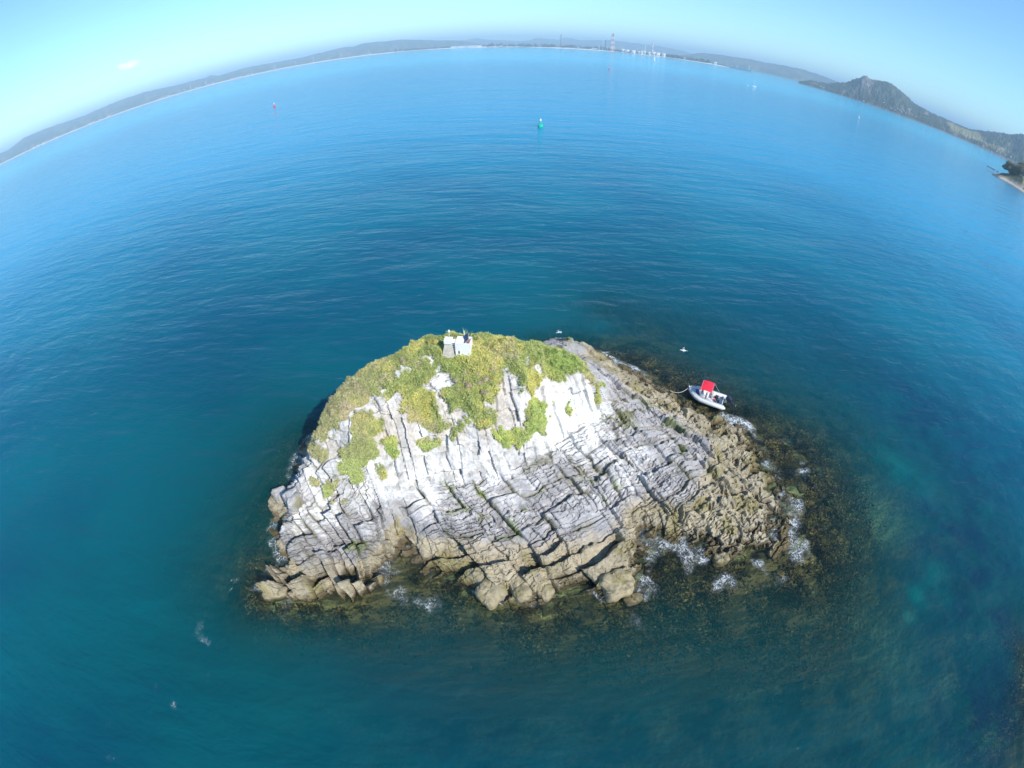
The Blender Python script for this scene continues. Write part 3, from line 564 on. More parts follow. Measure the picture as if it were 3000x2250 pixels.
def hills(name, tab, d_front, d_ridge, n, label, seed, colr, rough=.10, ext=None, mid=10, cut=None):
    a, hgt = ridge_tab(tab, d_ridge)
    azs = np.linspace(ext[0] if ext else a[0], ext[1] if ext else a[-1], n); Hh = np.interp(azs, a, hgt); g = np.degrees(azs)
    Hh = Hh * (1 + .035 * fbm(g * 2.2, g * 0, seed, 4)) + 3.5 * fbm(g * 14, g * 0, seed + 5, 2)
    rows, cols = [], []
    for k in range(mid + 1):
        t = k / mid; prof = t ** 1.25
        dd = d_front + (d_ridge - d_front) * t
        nn = fbm(g * 1.6, np.full_like(g, t * 3.2), seed + 9, 4)
        hh = 6 + (Hh - 6) * prof * (1 + rough * 3.2 * nn * (1 - t) * 1.0)
        hh = np.minimum(hh, CAMZ + (Hh - CAMZ) * (dd / d_ridge) * .995 if k < mid else hh)
        rows.append((np.full_like(azs, dd), np.maximum(hh, 1.0))); cols.append(colr(g, t, nn))
    rows[0] = (rows[0][0], np.full_like(azs, -2.0))
    rows.append((np.full_like(azs, d_ridge + 900), Hh * .55)); cols.append(cols[-1]); rows.append((np.full_like(azs, d_ridge + 1500), Hh * 0 - 3)); cols.append(cols[-1])
    return terrain(name, azs, rows, cols, label, 'hills')
LEFT = [(-420,640),(-200,560),(0,449),(27,438),(68,405),(135,376),(176,362),(244,340),(325,304),(420,271),(520,249),(600,228),(620,220),(640,222),(720,198),(800,184),(880,169),(960,150),(1010,138),(1035,137),(1066,126),(1110,122),(1140,120),(1170,116),(1220,116),(1270,118),(1340,118),(1372,122),(1395,128),(1420,133)]
def c_left(g, t, nn):
    base = np.zeros((len(g), 3)) + np.array([.07, .085, .05]); past = sstep(.05, .35, fbm(g * 2.5, np.full_like(g, t * 5), 131, 3)) * (1 - .6 * t)
    return mixr(base, np.array([[.20, .19, .10]]).repeat(len(g), 0), past)
hills('hills', LEFT, 5400, 7300, 700, 'long line of low bluish hills behind the beach', 130, c_left)
FARH = [(1180,124),(1250,122),(1330,121),(1370,116),(1393,111),(1420,115),(1450,117),(1520,120),(1552,118),(1568,112),(1582,111.5),(1610,114.5),(1640,116),(1652,110.5),(1675,113),(1700,118),(1760,117),(1804,119.5),(1850,125),(1920,133),(2000,148),(2030,157)]
hills('far_hills', FARH, 8200, 10800, 420, 'faint distant hills on the skyline behind the industrial works', 140, c_left)
HARB = [(1990,162),(2010,160),(2035,157),(2062,155),(2100,159),(2145,166),(2190,172),(2236,182),(2300,192.5),(2350,203),(2407,221),(2456,240),(2500,258),(2560,285)]
hills('harbour_hills', HARB, 5300, 6600, 300, 'hazy wooded hills across the harbour mouth', 150, c_left)
# the steep bush-clad mountain on the right
MTN = [(2340,239),(2375,235),(2400,240),(2427,244),(2481,241),(2508,230),(2522,227),(2527,222),(2538,222),(2549,231),(2576,235.5),(2601,240),(2617,249),(2644,269),(2663,286),(2677,301),(2698,313),(2739,335),(2761,344),(2788,356),(2820,370),(2845,379),(2861,381),(2902,385),(2964,393),(3000,392),(3100,430),(3250,500),(3400,590)]
def mountain():
    tab = [(2340,246)] + MTN; Dr = 3150.0
    a, hgt = ridge_tab(MTN, Dr); azs = np.linspace(a[0], a[-1], 640); Hh = np.interp(azs, a, hgt); g = np.degrees(azs)
    Ds = np.interp(g, [30, 32.5, 35, 38, 42, 47, 52, 60, 75], [2980, 2820, 2620, 2420, 2330, 2380, 2450, 2500, 2600]) + 25 * fbm(g * 1.2, g * 0, 160, 3)
    nrow = 46; rows, cols = [(Ds - 20, np.full_like(g, -2.0))], [np.array([.16, .13, .10])]
    for k in range(nrow + 1):
        t = k / nrow; dd = Ds + (Dr - Ds) * t; tt_ = np.full_like(g, t)
        bump = fbm(g * 1.3, tt_ * 3.0, 161, 4); trees = fbm(g * 16, tt_ * 26, 165, 2)
        prof = np.where(t < .08, t * 1.6, .128 + (t - .08) * (.872 / .92)) ** 1.0
        hh = 1 + (Hh - 1) * prof * (1 + .34 * bump * (1 - t)) + 6.5 * trees * min(1, t * 10)
        lim = CAMZ + (Hh - CAMZ) * dd / Dr; hh = np.where(k < nrow, np.minimum(hh, lim + 3 * trees), hh)
        c = np.zeros((len(g), 3)) + np.array([.046, .058, .028]); c *= (1 + .55 * trees + .35 * bump)[:, None]
        rk = sstep(.25, .6, fbm(g * 2.4 + 9, tt_ * 4, 167, 3) + .9 * np.exp(-((g - 37.7) / .8) ** 2) * (t > .6)); c = mixr(c, np.array([[.20, .17, .15]]).repeat(len(g), 0), rk * .75)
        fld = sstep(47.0, 47.6, g + 1.2 * t) * sstep(52.0, 51.0, g + 2.2 * t) * sstep(.18, .3, tt_ + .1 * bump) * sstep(.9, .75, tt_) + .8 * sstep(50.5, 51.2, g) * sstep(53.5, 52.7, g) * sstep(.10, .14, tt_ + .05 * bump) * sstep(.3, .24, tt_)
        c = mixr(c, np.array([[.27, .25, .11]]).repeat(len(g), 0), np.clip(fld, 0, 1) * .9)
        if k < 2: c = np.zeros((len(g), 3)) + np.array([.13, .11, .085])
        rows.append((dd, np.maximum(hh, .5))); cols.append(np.clip(c, .01, .8))
    rows.append((np.full_like(g, Dr + 500), Hh * .5)); cols.append(cols[-1]); rows.append((np.full_like(g, Dr + 900), g * 0 - 3)); cols.append(cols[-1])
    return terrain('mountain', azs, rows, cols, 'steep bush clad mountain with a rocky peak across the water', 'mountain')
mountain()
# the near point of land at the right edge
def headland():
    azs = np.radians(np.linspace(52.3, 84, 260)); g = np.degrees(azs)
    Dn = np.interp(g, [52.3, 53.2, 54, 56, 60, 84], [628, 615, 603, 566, 520, 480]); Df = np.interp(g, [52.3, 53, 53.5, 54, 58, 84], [634, 680, 750, 775, 800, 900])
    rows, cols = [], []
    for k in range(25):
        t = k / 24; d = Dn + (Df - Dn) * t; n = fbm(g * 1.5, np.full_like(g, t * 3), 171, 4)
        hump = np.interp(g, [51.3, 52.6, 53.2, 54.5, 57, 84], [.5, .9, 4, 10, 15, 26]); hh = hump * np.sin(np.pi * min(1, t * 1.02)) ** .7 * (1 + .3 * n) - .4 * (t in (0, 1))
        c = np.zeros((len(g), 3)) + np.array([.24, .20, .10]); c = mixr(c, np.array([[.05, .06, .03]]).repeat(len(g), 0), sstep(-.1, .3, n))
        rockm = sstep(53.4, 52.8, g); c = mixr(c, np.array([[.13, .10, .08]]).repeat(len(g), 0), rockm)
        if .01 < t < .14: c = mixr(np.zeros((len(g), 3)) + np.array([.50, .44, .36]), c, rockm)
        if t < .02: hh = hh * 0 - .8; c = c * 0 + np.array([.10, .08, .06])
        if 0.02 < t < .16: hh = np.minimum(hh, 1.5 + 6 * t)
        rows.append((d, hh)); cols.append(c)
    rows.append((Df + 5, g * 0 - 1.5)); cols.append(cols[-1])
    return terrain('headland', azs, rows, cols, 'low grassy point with a pale beach and rocky reef at the right edge', 'headland')
headland()
az2 = np.radians(np.linspace(51.5, 54.2, 60)); d2 = np.linspace(795, 752, 60) + 6 * fbm(np.linspace(0, 9, 60), np.zeros(60), 180, 3); h2r = 1.1 * sstep(.28, .5, vnoise(np.linspace(0, 14, 60), np.zeros(60), 181)) - .1
RK = np.array([.13, .10, .085]); terrain('reef', az2, [(d2 - 9, -.6), (d2 - 3, h2r), (d2 + 4, h2r * .8), (d2 + 12, -.6)], [RK, RK, RK * 1.2, RK], 'thin dark reef just breaking the water off the right hand point', 'reef')
# ------------------------------------------------------------------ haze: one closed box of thin air round everything that stands on the ground
hz = MB().box((0, 4500, 130), (30000, 24000, 286)).build('haze', None)
hm = bpy.data.materials.new('haze_air'); hm.use_nodes = True; hn, hl = hm.node_tree.nodes, hm.node_tree.links; hn.remove(hn['Principled BSDF'])
pv = hn.new('ShaderNodeVolumePrincipled'); pv.inputs['Color'].default_value = (.53, .79, 1.0, 1); pv.inputs['Density'].default_value = .00019; pv.inputs['Anisotropy'].default_value = -.15
hl.new(pv.outputs[0], hn['Material Output'].inputs['Volume']); hz.data.materials.append(hm)
tag(hz, 'thin blue haze over the bay', 'haze', kind='stuff')
# ================================================================== plants of the islet
def leaf_mesh(name, P, N, Ccol, size, aspect=.45, up=.35, seed=1):
    """many small folded leaf blades as one mesh"""
    r = np.random.default_rng(seed); n = len(P)
    m_ = N * 1.1 + np.array([.25, -.25, .3]) * (up > .25) + r.normal(size=(n, 3)) * .55; m_ /= np.linalg.norm(m_, axis=1, keepdims=True) + 1e-9   # blades lie facing up and outward
    d = np.cross(m_, r.normal(size=(n, 3))) + N * up * .5; d /= np.linalg.norm(d, axis=1, keepdims=True) + 1e-9
    t = np.cross(d, m_); t /= np.linalg.norm(t, axis=1, keepdims=True) + 1e-9
    q = np.cross(d, t); s = (size * (.6 + .8 * r.random(n)))[:, None]
    a = P; b = P + d * s * .5 + t * s * aspect * .5 + q * s * .08; c = P + d * s; e = P + d * s * .5 - t * s * aspect * .5 + q * s * .08
    V = np.stack([a, b, c, e], 1).reshape(-1, 3); Fq = np.arange(4 * n).reshape(n, 4)
    me = arr_mesh(name, V, Fq); set_col(me, np.repeat(Ccol, 4, 0)); return me
YEL, MIDG, DRK, DRYC, OLV, BRI = (np.array(c) for c in ([.64, .60, .19], [.43, .48, .16], [.19, .25, .08], [.64, .53, .35], [.50, .46, .25], [.37, .50, .12]))
vm = veg > .5
fm_ = vm[:-1, :-1] & (Zd[:-1, :-1] > 1.5)
qa = np.linalg.norm(np.cross(V.reshape(NR, NCx, 3)[1:, :-1] - V.reshape(NR, NCx, 3)[:-1, :-1], V.reshape(NR, NCx, 3)[:-1, 1:] - V.reshape(NR, NCx, 3)[:-1, :-1]), axis=2)
fr_, fc_ = np.nonzero(fm_ & ((Y[:-1, :-1] < 37)))
pw = qa[fr_, fc_] * np.where(GZY[0, 0] == 0, 1, 1); pw = pw / pw.sum()
SPOTS = [('main', None)]
def sample(nn, mask=None, seed=3):
    r = np.random.default_rng(seed); w_ = pw.copy()
    if mask is not None: w_ = w_ * mask[fr_, fc_]; w_ /= w_.sum()
    k = r.choice(len(fr_), nn, p=w_); a, b = fr_[k], fc_[k]; G3 = V.reshape(NR, NCx, 3)
    u_, v_ = r.random((2, nn, 1)); p = G3[a, b] * (1 - u_) * (1 - v_) + G3[a, b + 1] * u_ * (1 - v_) + G3[a + 1, b] * (1 - u_) * v_ + G3[a + 1, b + 1] * u_ * v_
    nrm = np.stack([NX[a, b], NY[a, b], NZ[a, b]], -1) * .6 + np.array([0, 0, .6]); nrm /= np.linalg.norm(nrm, axis=1, keepdims=True)
    return p, nrm, PX[a, b], PY[a, b], a, b
def veg_colour(p, px, py, seed, bright=0.0):
    r = np.random.default_rng(seed)
    n1_ = fbm(p[:, 0] * .55, p[:, 1] * .55 + p[:, 2] * .4, 200, 3); n2_ = fbm(p[:, 0] * 1.7, p[:, 1] * 1.7 + p[:, 2], 204, 3); n3_ = r.random(len(p))
    c = MIDG[None].repeat(len(p), 0)
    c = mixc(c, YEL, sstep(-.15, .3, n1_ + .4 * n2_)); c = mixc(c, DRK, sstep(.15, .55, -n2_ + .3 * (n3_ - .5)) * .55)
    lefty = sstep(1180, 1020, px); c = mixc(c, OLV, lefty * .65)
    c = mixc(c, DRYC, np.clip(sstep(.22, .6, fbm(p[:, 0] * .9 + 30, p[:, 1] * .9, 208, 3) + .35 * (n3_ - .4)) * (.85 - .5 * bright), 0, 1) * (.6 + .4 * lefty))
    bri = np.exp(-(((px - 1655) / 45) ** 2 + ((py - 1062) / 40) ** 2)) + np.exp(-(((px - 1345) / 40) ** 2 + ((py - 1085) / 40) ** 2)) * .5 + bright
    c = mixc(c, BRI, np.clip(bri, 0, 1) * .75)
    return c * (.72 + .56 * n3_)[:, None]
PATCHES = [  # separate patches on the cliff: outline in the photograph's pixels, label
    ('creeping_plant', VEG[2], 'small bright green creeping plant on the left part of the white cliff'),
    ('creeping_plant', VEG[3], 'thin strip of green creeping plant across the middle of the white cliff'),
    ('creeping_plant', [(1440,1258),(1460,1235),(1560,1235),(1560,1290),(1540,1315),(1470,1335)], 'green creeping plant hanging lowest in the centre of the white cliff'),
    ('creeping_plant', [(1553,1165),(1620,1165),(1630,1240),(1590,1275),(1561,1275)], 'bright green creeping plant trailing down beside the brightest white rock'),
    ('creeping_plant', [(985,1345),(1075,1345),(1068,1425),(1020,1425),(980,1390)], 'rounded bright green bush low on the left end of the cliff'),
    ('creeping_plant', [(980,1285),(1120,1230),(1120,1345),(985,1345)], 'dull green creeping plant spreading over the left cliff'),
    ('creeping_plant', [(1650,1180),(1685,1180),(1685,1212),(1650,1212)], 'tiny green tuft alone on the brightest white rock face'),
    ('creeping_plant', [(940,1425),(972,1425),(972,1458),(940,1458)], 'small green tuft on the left promontory rock'),
    ('creeping_plant', [(1725,1128),(1770,1128),(1770,1180),(1725,1180)], 'dark green creeping plant at the right hand foot of the green slope')]
taken = np.zeros(veg.shape, bool)
for k, (nm, poly, lab) in enumerate(PATCHES):
    msk = inpoly(PX, PY, poly) & vm & ~taken; taken |= msk
    m2 = msk[:-1, :-1]; ar = float((qa * (m2 & fm_)).sum())
    if ar < .05: continue
    nn = int(min(9000, max(150, ar * 1050))); p, nrm, px_, py_, a, b = sample(nn, msk, 50 + k)
    hgt = (.06 + .22 * sstep(-.2, .5, fbm(p[:, 0] * 1.8, p[:, 1] * 1.8 + p[:, 2], 210, 2))) * np.sqrt(np.random.default_rng(k).random(nn))
    vivid = .35 if 'dull' in lab or 'dark' in lab else .8  # own leaf colour: weaker green for the dull and dark plants
    o = link(nm, leaf_mesh(nm, p + nrm * hgt[:, None], nrm, veg_colour(p, px_, py_, 60 + k, vivid * .7) * (.8 + .3 * vivid), .15, seed=70 + k), M['leaf'])
    tag(o, lab, 'plant')
# the rest of the green top: a dense mat nobody could count
msk = vm & ~taken
p, nrm, px_, py_, a, b = sample(230000, msk, 5)
lump = sstep(-.35, .55, fbm(p[:, 0] * 1.15, p[:, 1] * 1.15 + p[:, 2] * .7, 212, 3))
hgt = (.04 + .30 * lump) * np.random.default_rng(9).random(len(p)) ** .5
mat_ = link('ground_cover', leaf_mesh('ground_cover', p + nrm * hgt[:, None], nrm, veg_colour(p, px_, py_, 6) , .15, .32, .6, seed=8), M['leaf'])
tag(mat_, 'dense yellow green mat of coastal plants covering the top of the islet', 'ground cover', kind='stuff')
# shrubs that stand proud of the mat
M['stem'] = plain('stem', (.22, .17, .11), .9)
def shrub_proto(seed, kind):
    r = np.random.default_rng(seed); n = 420
    v = r.normal(size=(n, 3)); v /= np.linalg.norm(v, axis=1, keepdims=True); v[:, 2] = np.abs(v[:, 2]) * .9
    rad = (.55 + .45 * r.random(n)) * (1 + .25 * np.sin(v[:, 0] * 5 + seed) * np.cos(v[:, 1] * 4)); P = v * rad[:, None] * np.array([1, 1, .8])
    base = {'olive': OLV, 'yellow': YEL * .9, 'green': BRI * .85, 'dry': DRYC * .85}[kind]
    c = base[None] * (.6 + .75 * r.random(n))[:, None]; c = mixc(c, DRYC, (r.random(n) < .15) * .6)
    fo = leaf_mesh('foliage', P + np.array([0, 0, .12]), v, c, .34, .5, .6, seed)
    mb = MB()
    for k in range(5):
        a_ = k * 1.26 + r.random(); mb.cyl((0, 0, -.25), (.5 * math.cos(a_), .5 * math.sin(a_), .55 + .2 * r.random()), .035, .012, 5)
    st = mb.build('stem', M['stem'])
    fo_o = link('foliage', fo, M['leaf']); return fo_o, st
protos = {}
G3 = V.reshape(NR, NCx, 3)
def place_shrub(x, y, s, kind, label, group, tilt=0):
    z = ground(x, y)
    t = empty('shrub', (x, y, z + .02), random.random() * 6.28); t.scale = (s, s, s * (.8 + .4 * random.random()))
    ky = (kind, random.randrange(3))
    if ky not in protos:
        fo, st = shrub_proto(300 + 7 * len(protos), kind); protos[ky] = (fo.data, st.data)
        fo.parent = t; st.parent = t
    else:
        fd, sdt = protos[ky]; link('foliage', fd, None, t); link('stem', sdt, None, t)
    tag(t, label, 'shrub', group)
rs = np.random.default_rng(21)
GR = {'left': ('olive', 'olive shrub with greyish twigs along the left shoulder of the islet top', 'olive shrubs along the left shoulder'),
      'crest': ('yellow', 'yellow green shrub along the skyline crest around the white beacon', 'yellow green shrubs along the crest'),
      'right': ('green', 'bright green leafy shrub on the right shoulder above the grey ledge', 'bright green shrubs on the right shoulder'),
      'mid': ('dry', 'straw coloured tuft among the greenery below the beacon', 'straw coloured tufts below the beacon')}
for key, poly, cnt_, smin, smax in (('left', [(935,1255),(960,1190),(1010,1125),(1080,1082),(1200,1030),(1190,1080),(1090,1130),(1010,1230),(960,1275)], 46, .16, .34),
                                   ('crest', [(1205,1025),(1240,995),(1330,985),(1500,995),(1540,1015),(1500,1030),(1300,1040)], 30, .18, .36),
                                   ('right', [(1560,1020),(1640,1030),(1690,1070),(1700,1100),(1600,1085),(1560,1050)], 24, .22, .42),
                                   ('mid', [(1380,1050),(1480,1060),(1470,1130),(1400,1190),(1340,1170),(1330,1080)], 26, .12, .24)):
    kind, lab, grp = GR[key]; done = 0; pool = np.nonzero((inpoly(PX, PY, poly) & vm & (Y < 36)).ravel())[0]
    for q in rs.choice(pool, cnt_, replace=False):
        x_, y_ = X.ravel()[q], Y.ravel()[q]; px_, py_ = PX.ravel()[q], PY.ravel()[q]
        if abs(px_ - 1340) < 42 and 985 < py_ < 1045: continue
        place_shrub(x_, y_, smin + (smax - smin) * rs.random(), kind, lab, grp)
# ------------------------------------------------------------------ kelp swaying just below the surface
def kelp():
    r = np.random.default_rng(31); n = 420000
    x = r.uniform(-22, 48, n); y = r.uniform(-4, 46, n); z = rbf(x, y)
    dn = fbm(x * .5, y * .5, 220, 3) + .6 * fbm(x * 1.8, y * 1.8, 223, 2)
    pr = sstep(-3.8, -1.0, z) * (z < -.12) * sstep(-.3, .2, dn) * (1 - .8 * sstep(-12.5, -14.5, x) * sstep(12, 16, y)) * (1 - .75 * sstep(30, 34, y) * sstep(16, 8, x))
    k = r.random(n) < pr; x, y, z = x[k], y[k], z[k]; dn = dn[k]; m = len(x)
    zt = np.minimum(z + .2 + 1.3 * r.random(m), -.09 - .12 * r.random(m))
    P = np.stack([x, y, zt], -1); N = np.zeros_like(P); N[:, 2] = .35
    c = np.array([.17, .105, .04])[None].repeat(m, 0); n2_ = fbm(x * 1.1, y * 1.1, 226, 2)
    c = mixc(c, [.36, .26, .09], sstep(.05, .5, n2_ + .4 * (r.random(m) - .5))); c = mixc(c, [.06, .04, .02], sstep(.0, .45, -n2_))
    c *= (.55 + .9 * r.random(m))[:, None]
    me = leaf_mesh('kelp', P, N, c, .30, .45, .2, 33); Vz = np.empty(len(me.vertices) * 3, np.float32); me.vertices.foreach_get('co', Vz); Vz = Vz.reshape(-1, 3); Vz[:, 2] = np.minimum(Vz[:, 2], -.07); me.vertices.foreach_set('co', Vz.ravel())
    return tag(link('kelp', me, M['leaf']), 'brown kelp beds under the water round the islet', 'kelp', kind='stuff')
kelp()
# ------------------------------------------------------------------ loose boulders along the waterline
def boulder(px, py, dims, rz, seed, label, sink=.5, tanc=(.34, .28, .17), q=3.2):
    p = hit(px, py); u_ = np.linspace(0, 2 * np.pi, 56, endpoint=False); v_ = np.linspace(-np.pi / 2, np.pi / 2, 32)
    U, Vv = np.meshgrid(u_, v_); sg_ = lambda a, e: np.sign(a) * np.abs(a) ** e; e = 2 / q
    x = sg_(np.cos(Vv), e) * sg_(np.cos(U), e) * dims[0] / 2; y = sg_(np.cos(Vv), e) * sg_(np.sin(U), e) * dims[1] / 2; z = sg_(np.sin(Vv), e) * dims[2] / 2
    # irregular outline: taper and shear, then rough weathered skin
    rr = np.random.default_rng(seed); x = x * (1 + .22 * (rr.random() - .5) * y / dims[1] * 2) + .12 * z; z = z + (rr.random() - .5) * .35 * x / dims[0] * dims[2] + .12 * (rr.random() - .3) * y
    k = 1 + .34 * fbm(x * .9 + seed, y * 1.1 + z, 240, 3) + .10 * fbm(x * 4 + seed, y * 4 + z * 4, 244, 4); x, y, z = x * k, y * k, z * k
    ck = np.abs(x * .8 + y * .35 + .15 * fbm(x * 2, y * 2, seed, 2)); z = z - .10 * np.exp(-(ck / .05) ** 2) * (z > 0)
    c_, s_ = math.cos(rz), math.sin(rz); V_ = np.stack([x * c_ - y * s_, x * s_ + y * c_, z], -1).reshape(-1, 3)
    i = np.arange(32 * 56).reshape(32, 56); j = np.roll(i, -1, 1); Fq = np.stack([i[:-1], j[:-1], j[1:], i[1:]], -1).reshape(-1, 4)
    zc = max(p[2], .0) + dims[2] * (.5 - sink)
    wz = V_[:, 2] + zc; nf = fbm(V_[:, 0] * 4 + seed, V_[:, 1] * 4 + V_[:, 2] * 3, 247, 3)
    Cc = np.array(tanc)[None] * (1 + .35 * nf)[:, None]; Cc = mixc(Cc, [.19, .165, .06], sstep(.1, .5, fbm(V_[:, 0] * 1.5 + seed, V_[:, 1] * 1.5, 249, 3)) * .7); Cc = mixc(Cc, [.08, .06, .028], sstep(.55, .1, wz + .12 * nf) * .88)
    me = arr_mesh('boulder', V_, Fq); set_col(me, np.clip(Cc, .01, .8))
    return tag(link('boulder', me, M['rock'], None, (p[0], p[1], zc)), label, 'boulder', 'boulders along the waterline')
A_ = -.86
for px, py, dims, rz, sd_, lab in [
    (1520,1722,(1.9,1.15,1.1),A_-.35,1,'smooth oval boulder second from the inlet, with a dark gap above it'),
    (1435,1735,(1.9,1.5,1.0),A_,2,'big cracked boulder at the right lip of the left inlet'),
    (1594,1730,(1.7,1.0,.9),A_-.2,3,'narrow tapering boulder just right of the smooth oval boulder'),
    (1815,1712,(2.3,1.9,1.1),.35,4,'largest tan boulder jutting out before the foamy cove'),
    (2108,1640,(1.3,1.0,.9),.2,6,'rounded tan boulder right of the foamy cove'),
    (1852,1757,(1.2,.7,.5),.3,7,'low wave washed rock just off the largest boulder'),
    (812,1738,(1.9,.9,.8),.25,8,'low foam ringed rock at the far left tip of the islet'),
    (826,1456,(1.3,1.1,1.3),A_,11,'pale square block standing at the left edge below the cliff'),
    (862,1470,(1.5,1.3,1.7),A_,12,'grey wedge shaped block beside the left edge')]:
    boulder(px, py, dims, rz, sd_, lab, tanc=(.42, .395, .37) if sd_ > 10 else (.33, .275, .17), q=6.5 if sd_ > 10 else 3.2)
# ================================================================== things on and round the islet
M['white_paint'] = plain('white_paint', (.79, .785, .76), .6, .11, 3.5)
M['concrete'] = plain('concrete', (.50, .46, .38), .9, .22, 7, bump=.01)
M['dark'] = plain('dark', (.03, .032, .04), .5, .1)
M['panel'] = plain('solar_cell', (.03, .05, .12), .25, .2, 9)
M['steel'] = plain('steel', (.62, .64, .66), .35, .06, 5, metal=.7)
M['alu'] = plain('alu', (.62, .63, .62), .45, .08, 4, metal=.25)
M['flaxleaf'] = plain('flaxleaf', (.16, .22, .08), .6, .4, 2)
M['redcloth'] = plain('red_cloth', (.78, .02, .05), .75, .08, 4)
M['bluecloth'] = plain('blue_cloth', (.05, .12, .33), .8, .15, 4)
M['rope'] = plain('rope', (.62, .58, .45), .9, .1, 20)
M['grey_pvc'] = plain('grey_pvc', (.66, .665, .65), .5, .05, 3)
M['navy'] = plain('navy', (.02, .025, .05), .3, .1)
M['glassy'] = plain('glassy', (.18, .24, .30), .1, .1, 3, spec=.7)
M['redp'] = plain('red_paint', (.72, .05, .09), .45, .1)
M['greenp'] = plain('green_paint', (.01, .52, .33), .45, .1)
M['yellow'] = plain('yellow_paint', (.75, .55, .08), .5, .1)
M['skin_beige'] = plain('beige', (.55, .45, .36), .7, .1)
M['pale_wood'] = plain('pale_wood', (.55, .53, .45), .8)
def beacon():
    p = hit(1338, 1030); root = empty('beacon', (p[0], p[1], p[2] - .02), math.radians(-6)); root.scale = (.9, .9, .9)
    tag(root, 'small white navigation beacon with a concrete pillar on the summit', 'beacon')
    # concrete pillar on the left, flaring to its foot
    x0 = -.56
    pl = MB().box((x0, -.1, .38), (1.0, .95, 1.16), taper=.52).build('pillar', M['concrete'], root)
    MB().box((x0, -.1, 1.10), (.60, .62, .30), bevel=.015).build('pillar_cap', M['white_paint'], root)
    # white hut: four walls round a dark well, stepped roof
    w_ = MB(); cx = .60
    w_.box((cx, -.42, .45), (1.16, .09, 1.30)); w_.box((cx - .535, .05, .45), (.09, .845, 1.302)); w_.box((cx + .535, .05, .40), (.09, .845, 1.20)); w_.box((cx, .52, .45), (1.16, .09, 1.302))
    w_.build('wall', M['white_paint'], root)
    MB().box((cx - .22, .05, 1.08), (.54, .84, .06)).build('roof', M['white_paint'], root)
    MB().box((cx, .05, .45), (.98, .84, .04)).build('floor', M['dark'], root)
    for k in range(5): MB().box((-.13, -.05 + .02 * k, .30 + .17 * k), (.24, .5, .05)).build('slat', M['white_paint'], root)
    rot = Matrix.Rotation(math.radians(-50), 4, 'Y') @ Matrix.Rotation(math.radians(18), 4, 'X')
    sp = MB().box((cx + .16, .12, 1.26), (.62, .70, .035), rot=rot).build('solar_panel', M['panel'], root)
    MB().box((cx + .16 - .002, .12, 1.24), (.66, .74, .02), rot=rot).build('panel_frame', M['steel'], sp)
    mst = MB().cyl((x0 + .05, .1, 1.25), (x0 + .05, .1, 1.75), .03, n=8).build('mast', M['pale_wood'], root)
    MB().cyl((x0 + .05, .1, 1.75), (x0 + .05, .1, 1.86), .07, .06, 10).ball((x0 + .05, .1, 1.87), .06).build('lantern', M['white_paint'], mst)
    MB().box((x0 - .08, .1, 1.78), (.24, .03, .05)).build('bracket', M['steel'], mst)
    MB().cyl((cx - .05, .58, 1.0), (cx - .05, .58, 1.6), .035, n=8).build('post', M['white_paint'], root)
    MB().box((cx + .42, -.1, 1.14), (.14, .16, .26), bevel=.02).build('battery_box', plain('terracotta', (.45, .17, .13), .7), root)
    MB().box((cx - .30, -.475, .30), (.10, .02, .22)).build('vent', M['dark'], root)
    # leafy flax clump growing behind
    f = empty('flax', (p[0] + .75, p[1] + .55, p[2] + .3)); tag(f, 'spiky green flax clump sprouting behind the white beacon', 'plant')
    for k in range(22):
        a_ = k * 2.4; h_ = .75 + .55 * random.random(); o_ = .25 + .3 * random.random(); b = MB()
        c_, s_ = math.cos(a_), math.sin(a_); w2 = .045
        pts = [(c_ * o_ * t ** 1.6 * 1.4, s_ * o_ * t ** 1.6 * 1.4, h_ * t * (1.15 - .3 * t)) for t in (0, .4, .75, 1)]
        for (q0, q1), ww in zip(zip(pts, pts[1:]), ((1, 1), (1, .7), (.7, .05))):
            b.poly([(q0[0] - s_ * w2 * ww[0], q0[1] + c_ * w2 * ww[0], q0[2]), (q0[0] + s_ * w2 * ww[0], q0[1] - c_ * w2 * ww[0], q0[2]), (q1[0] + s_ * w2 * ww[1], q1[1] - c_ * w2 * ww[1], q1[2]), (q1[0] - s_ * w2 * ww[1], q1[1] + c_ * w2 * ww[1], q1[2])])
        b.build('leaf', M['flaxleaf'], f)
beacon()
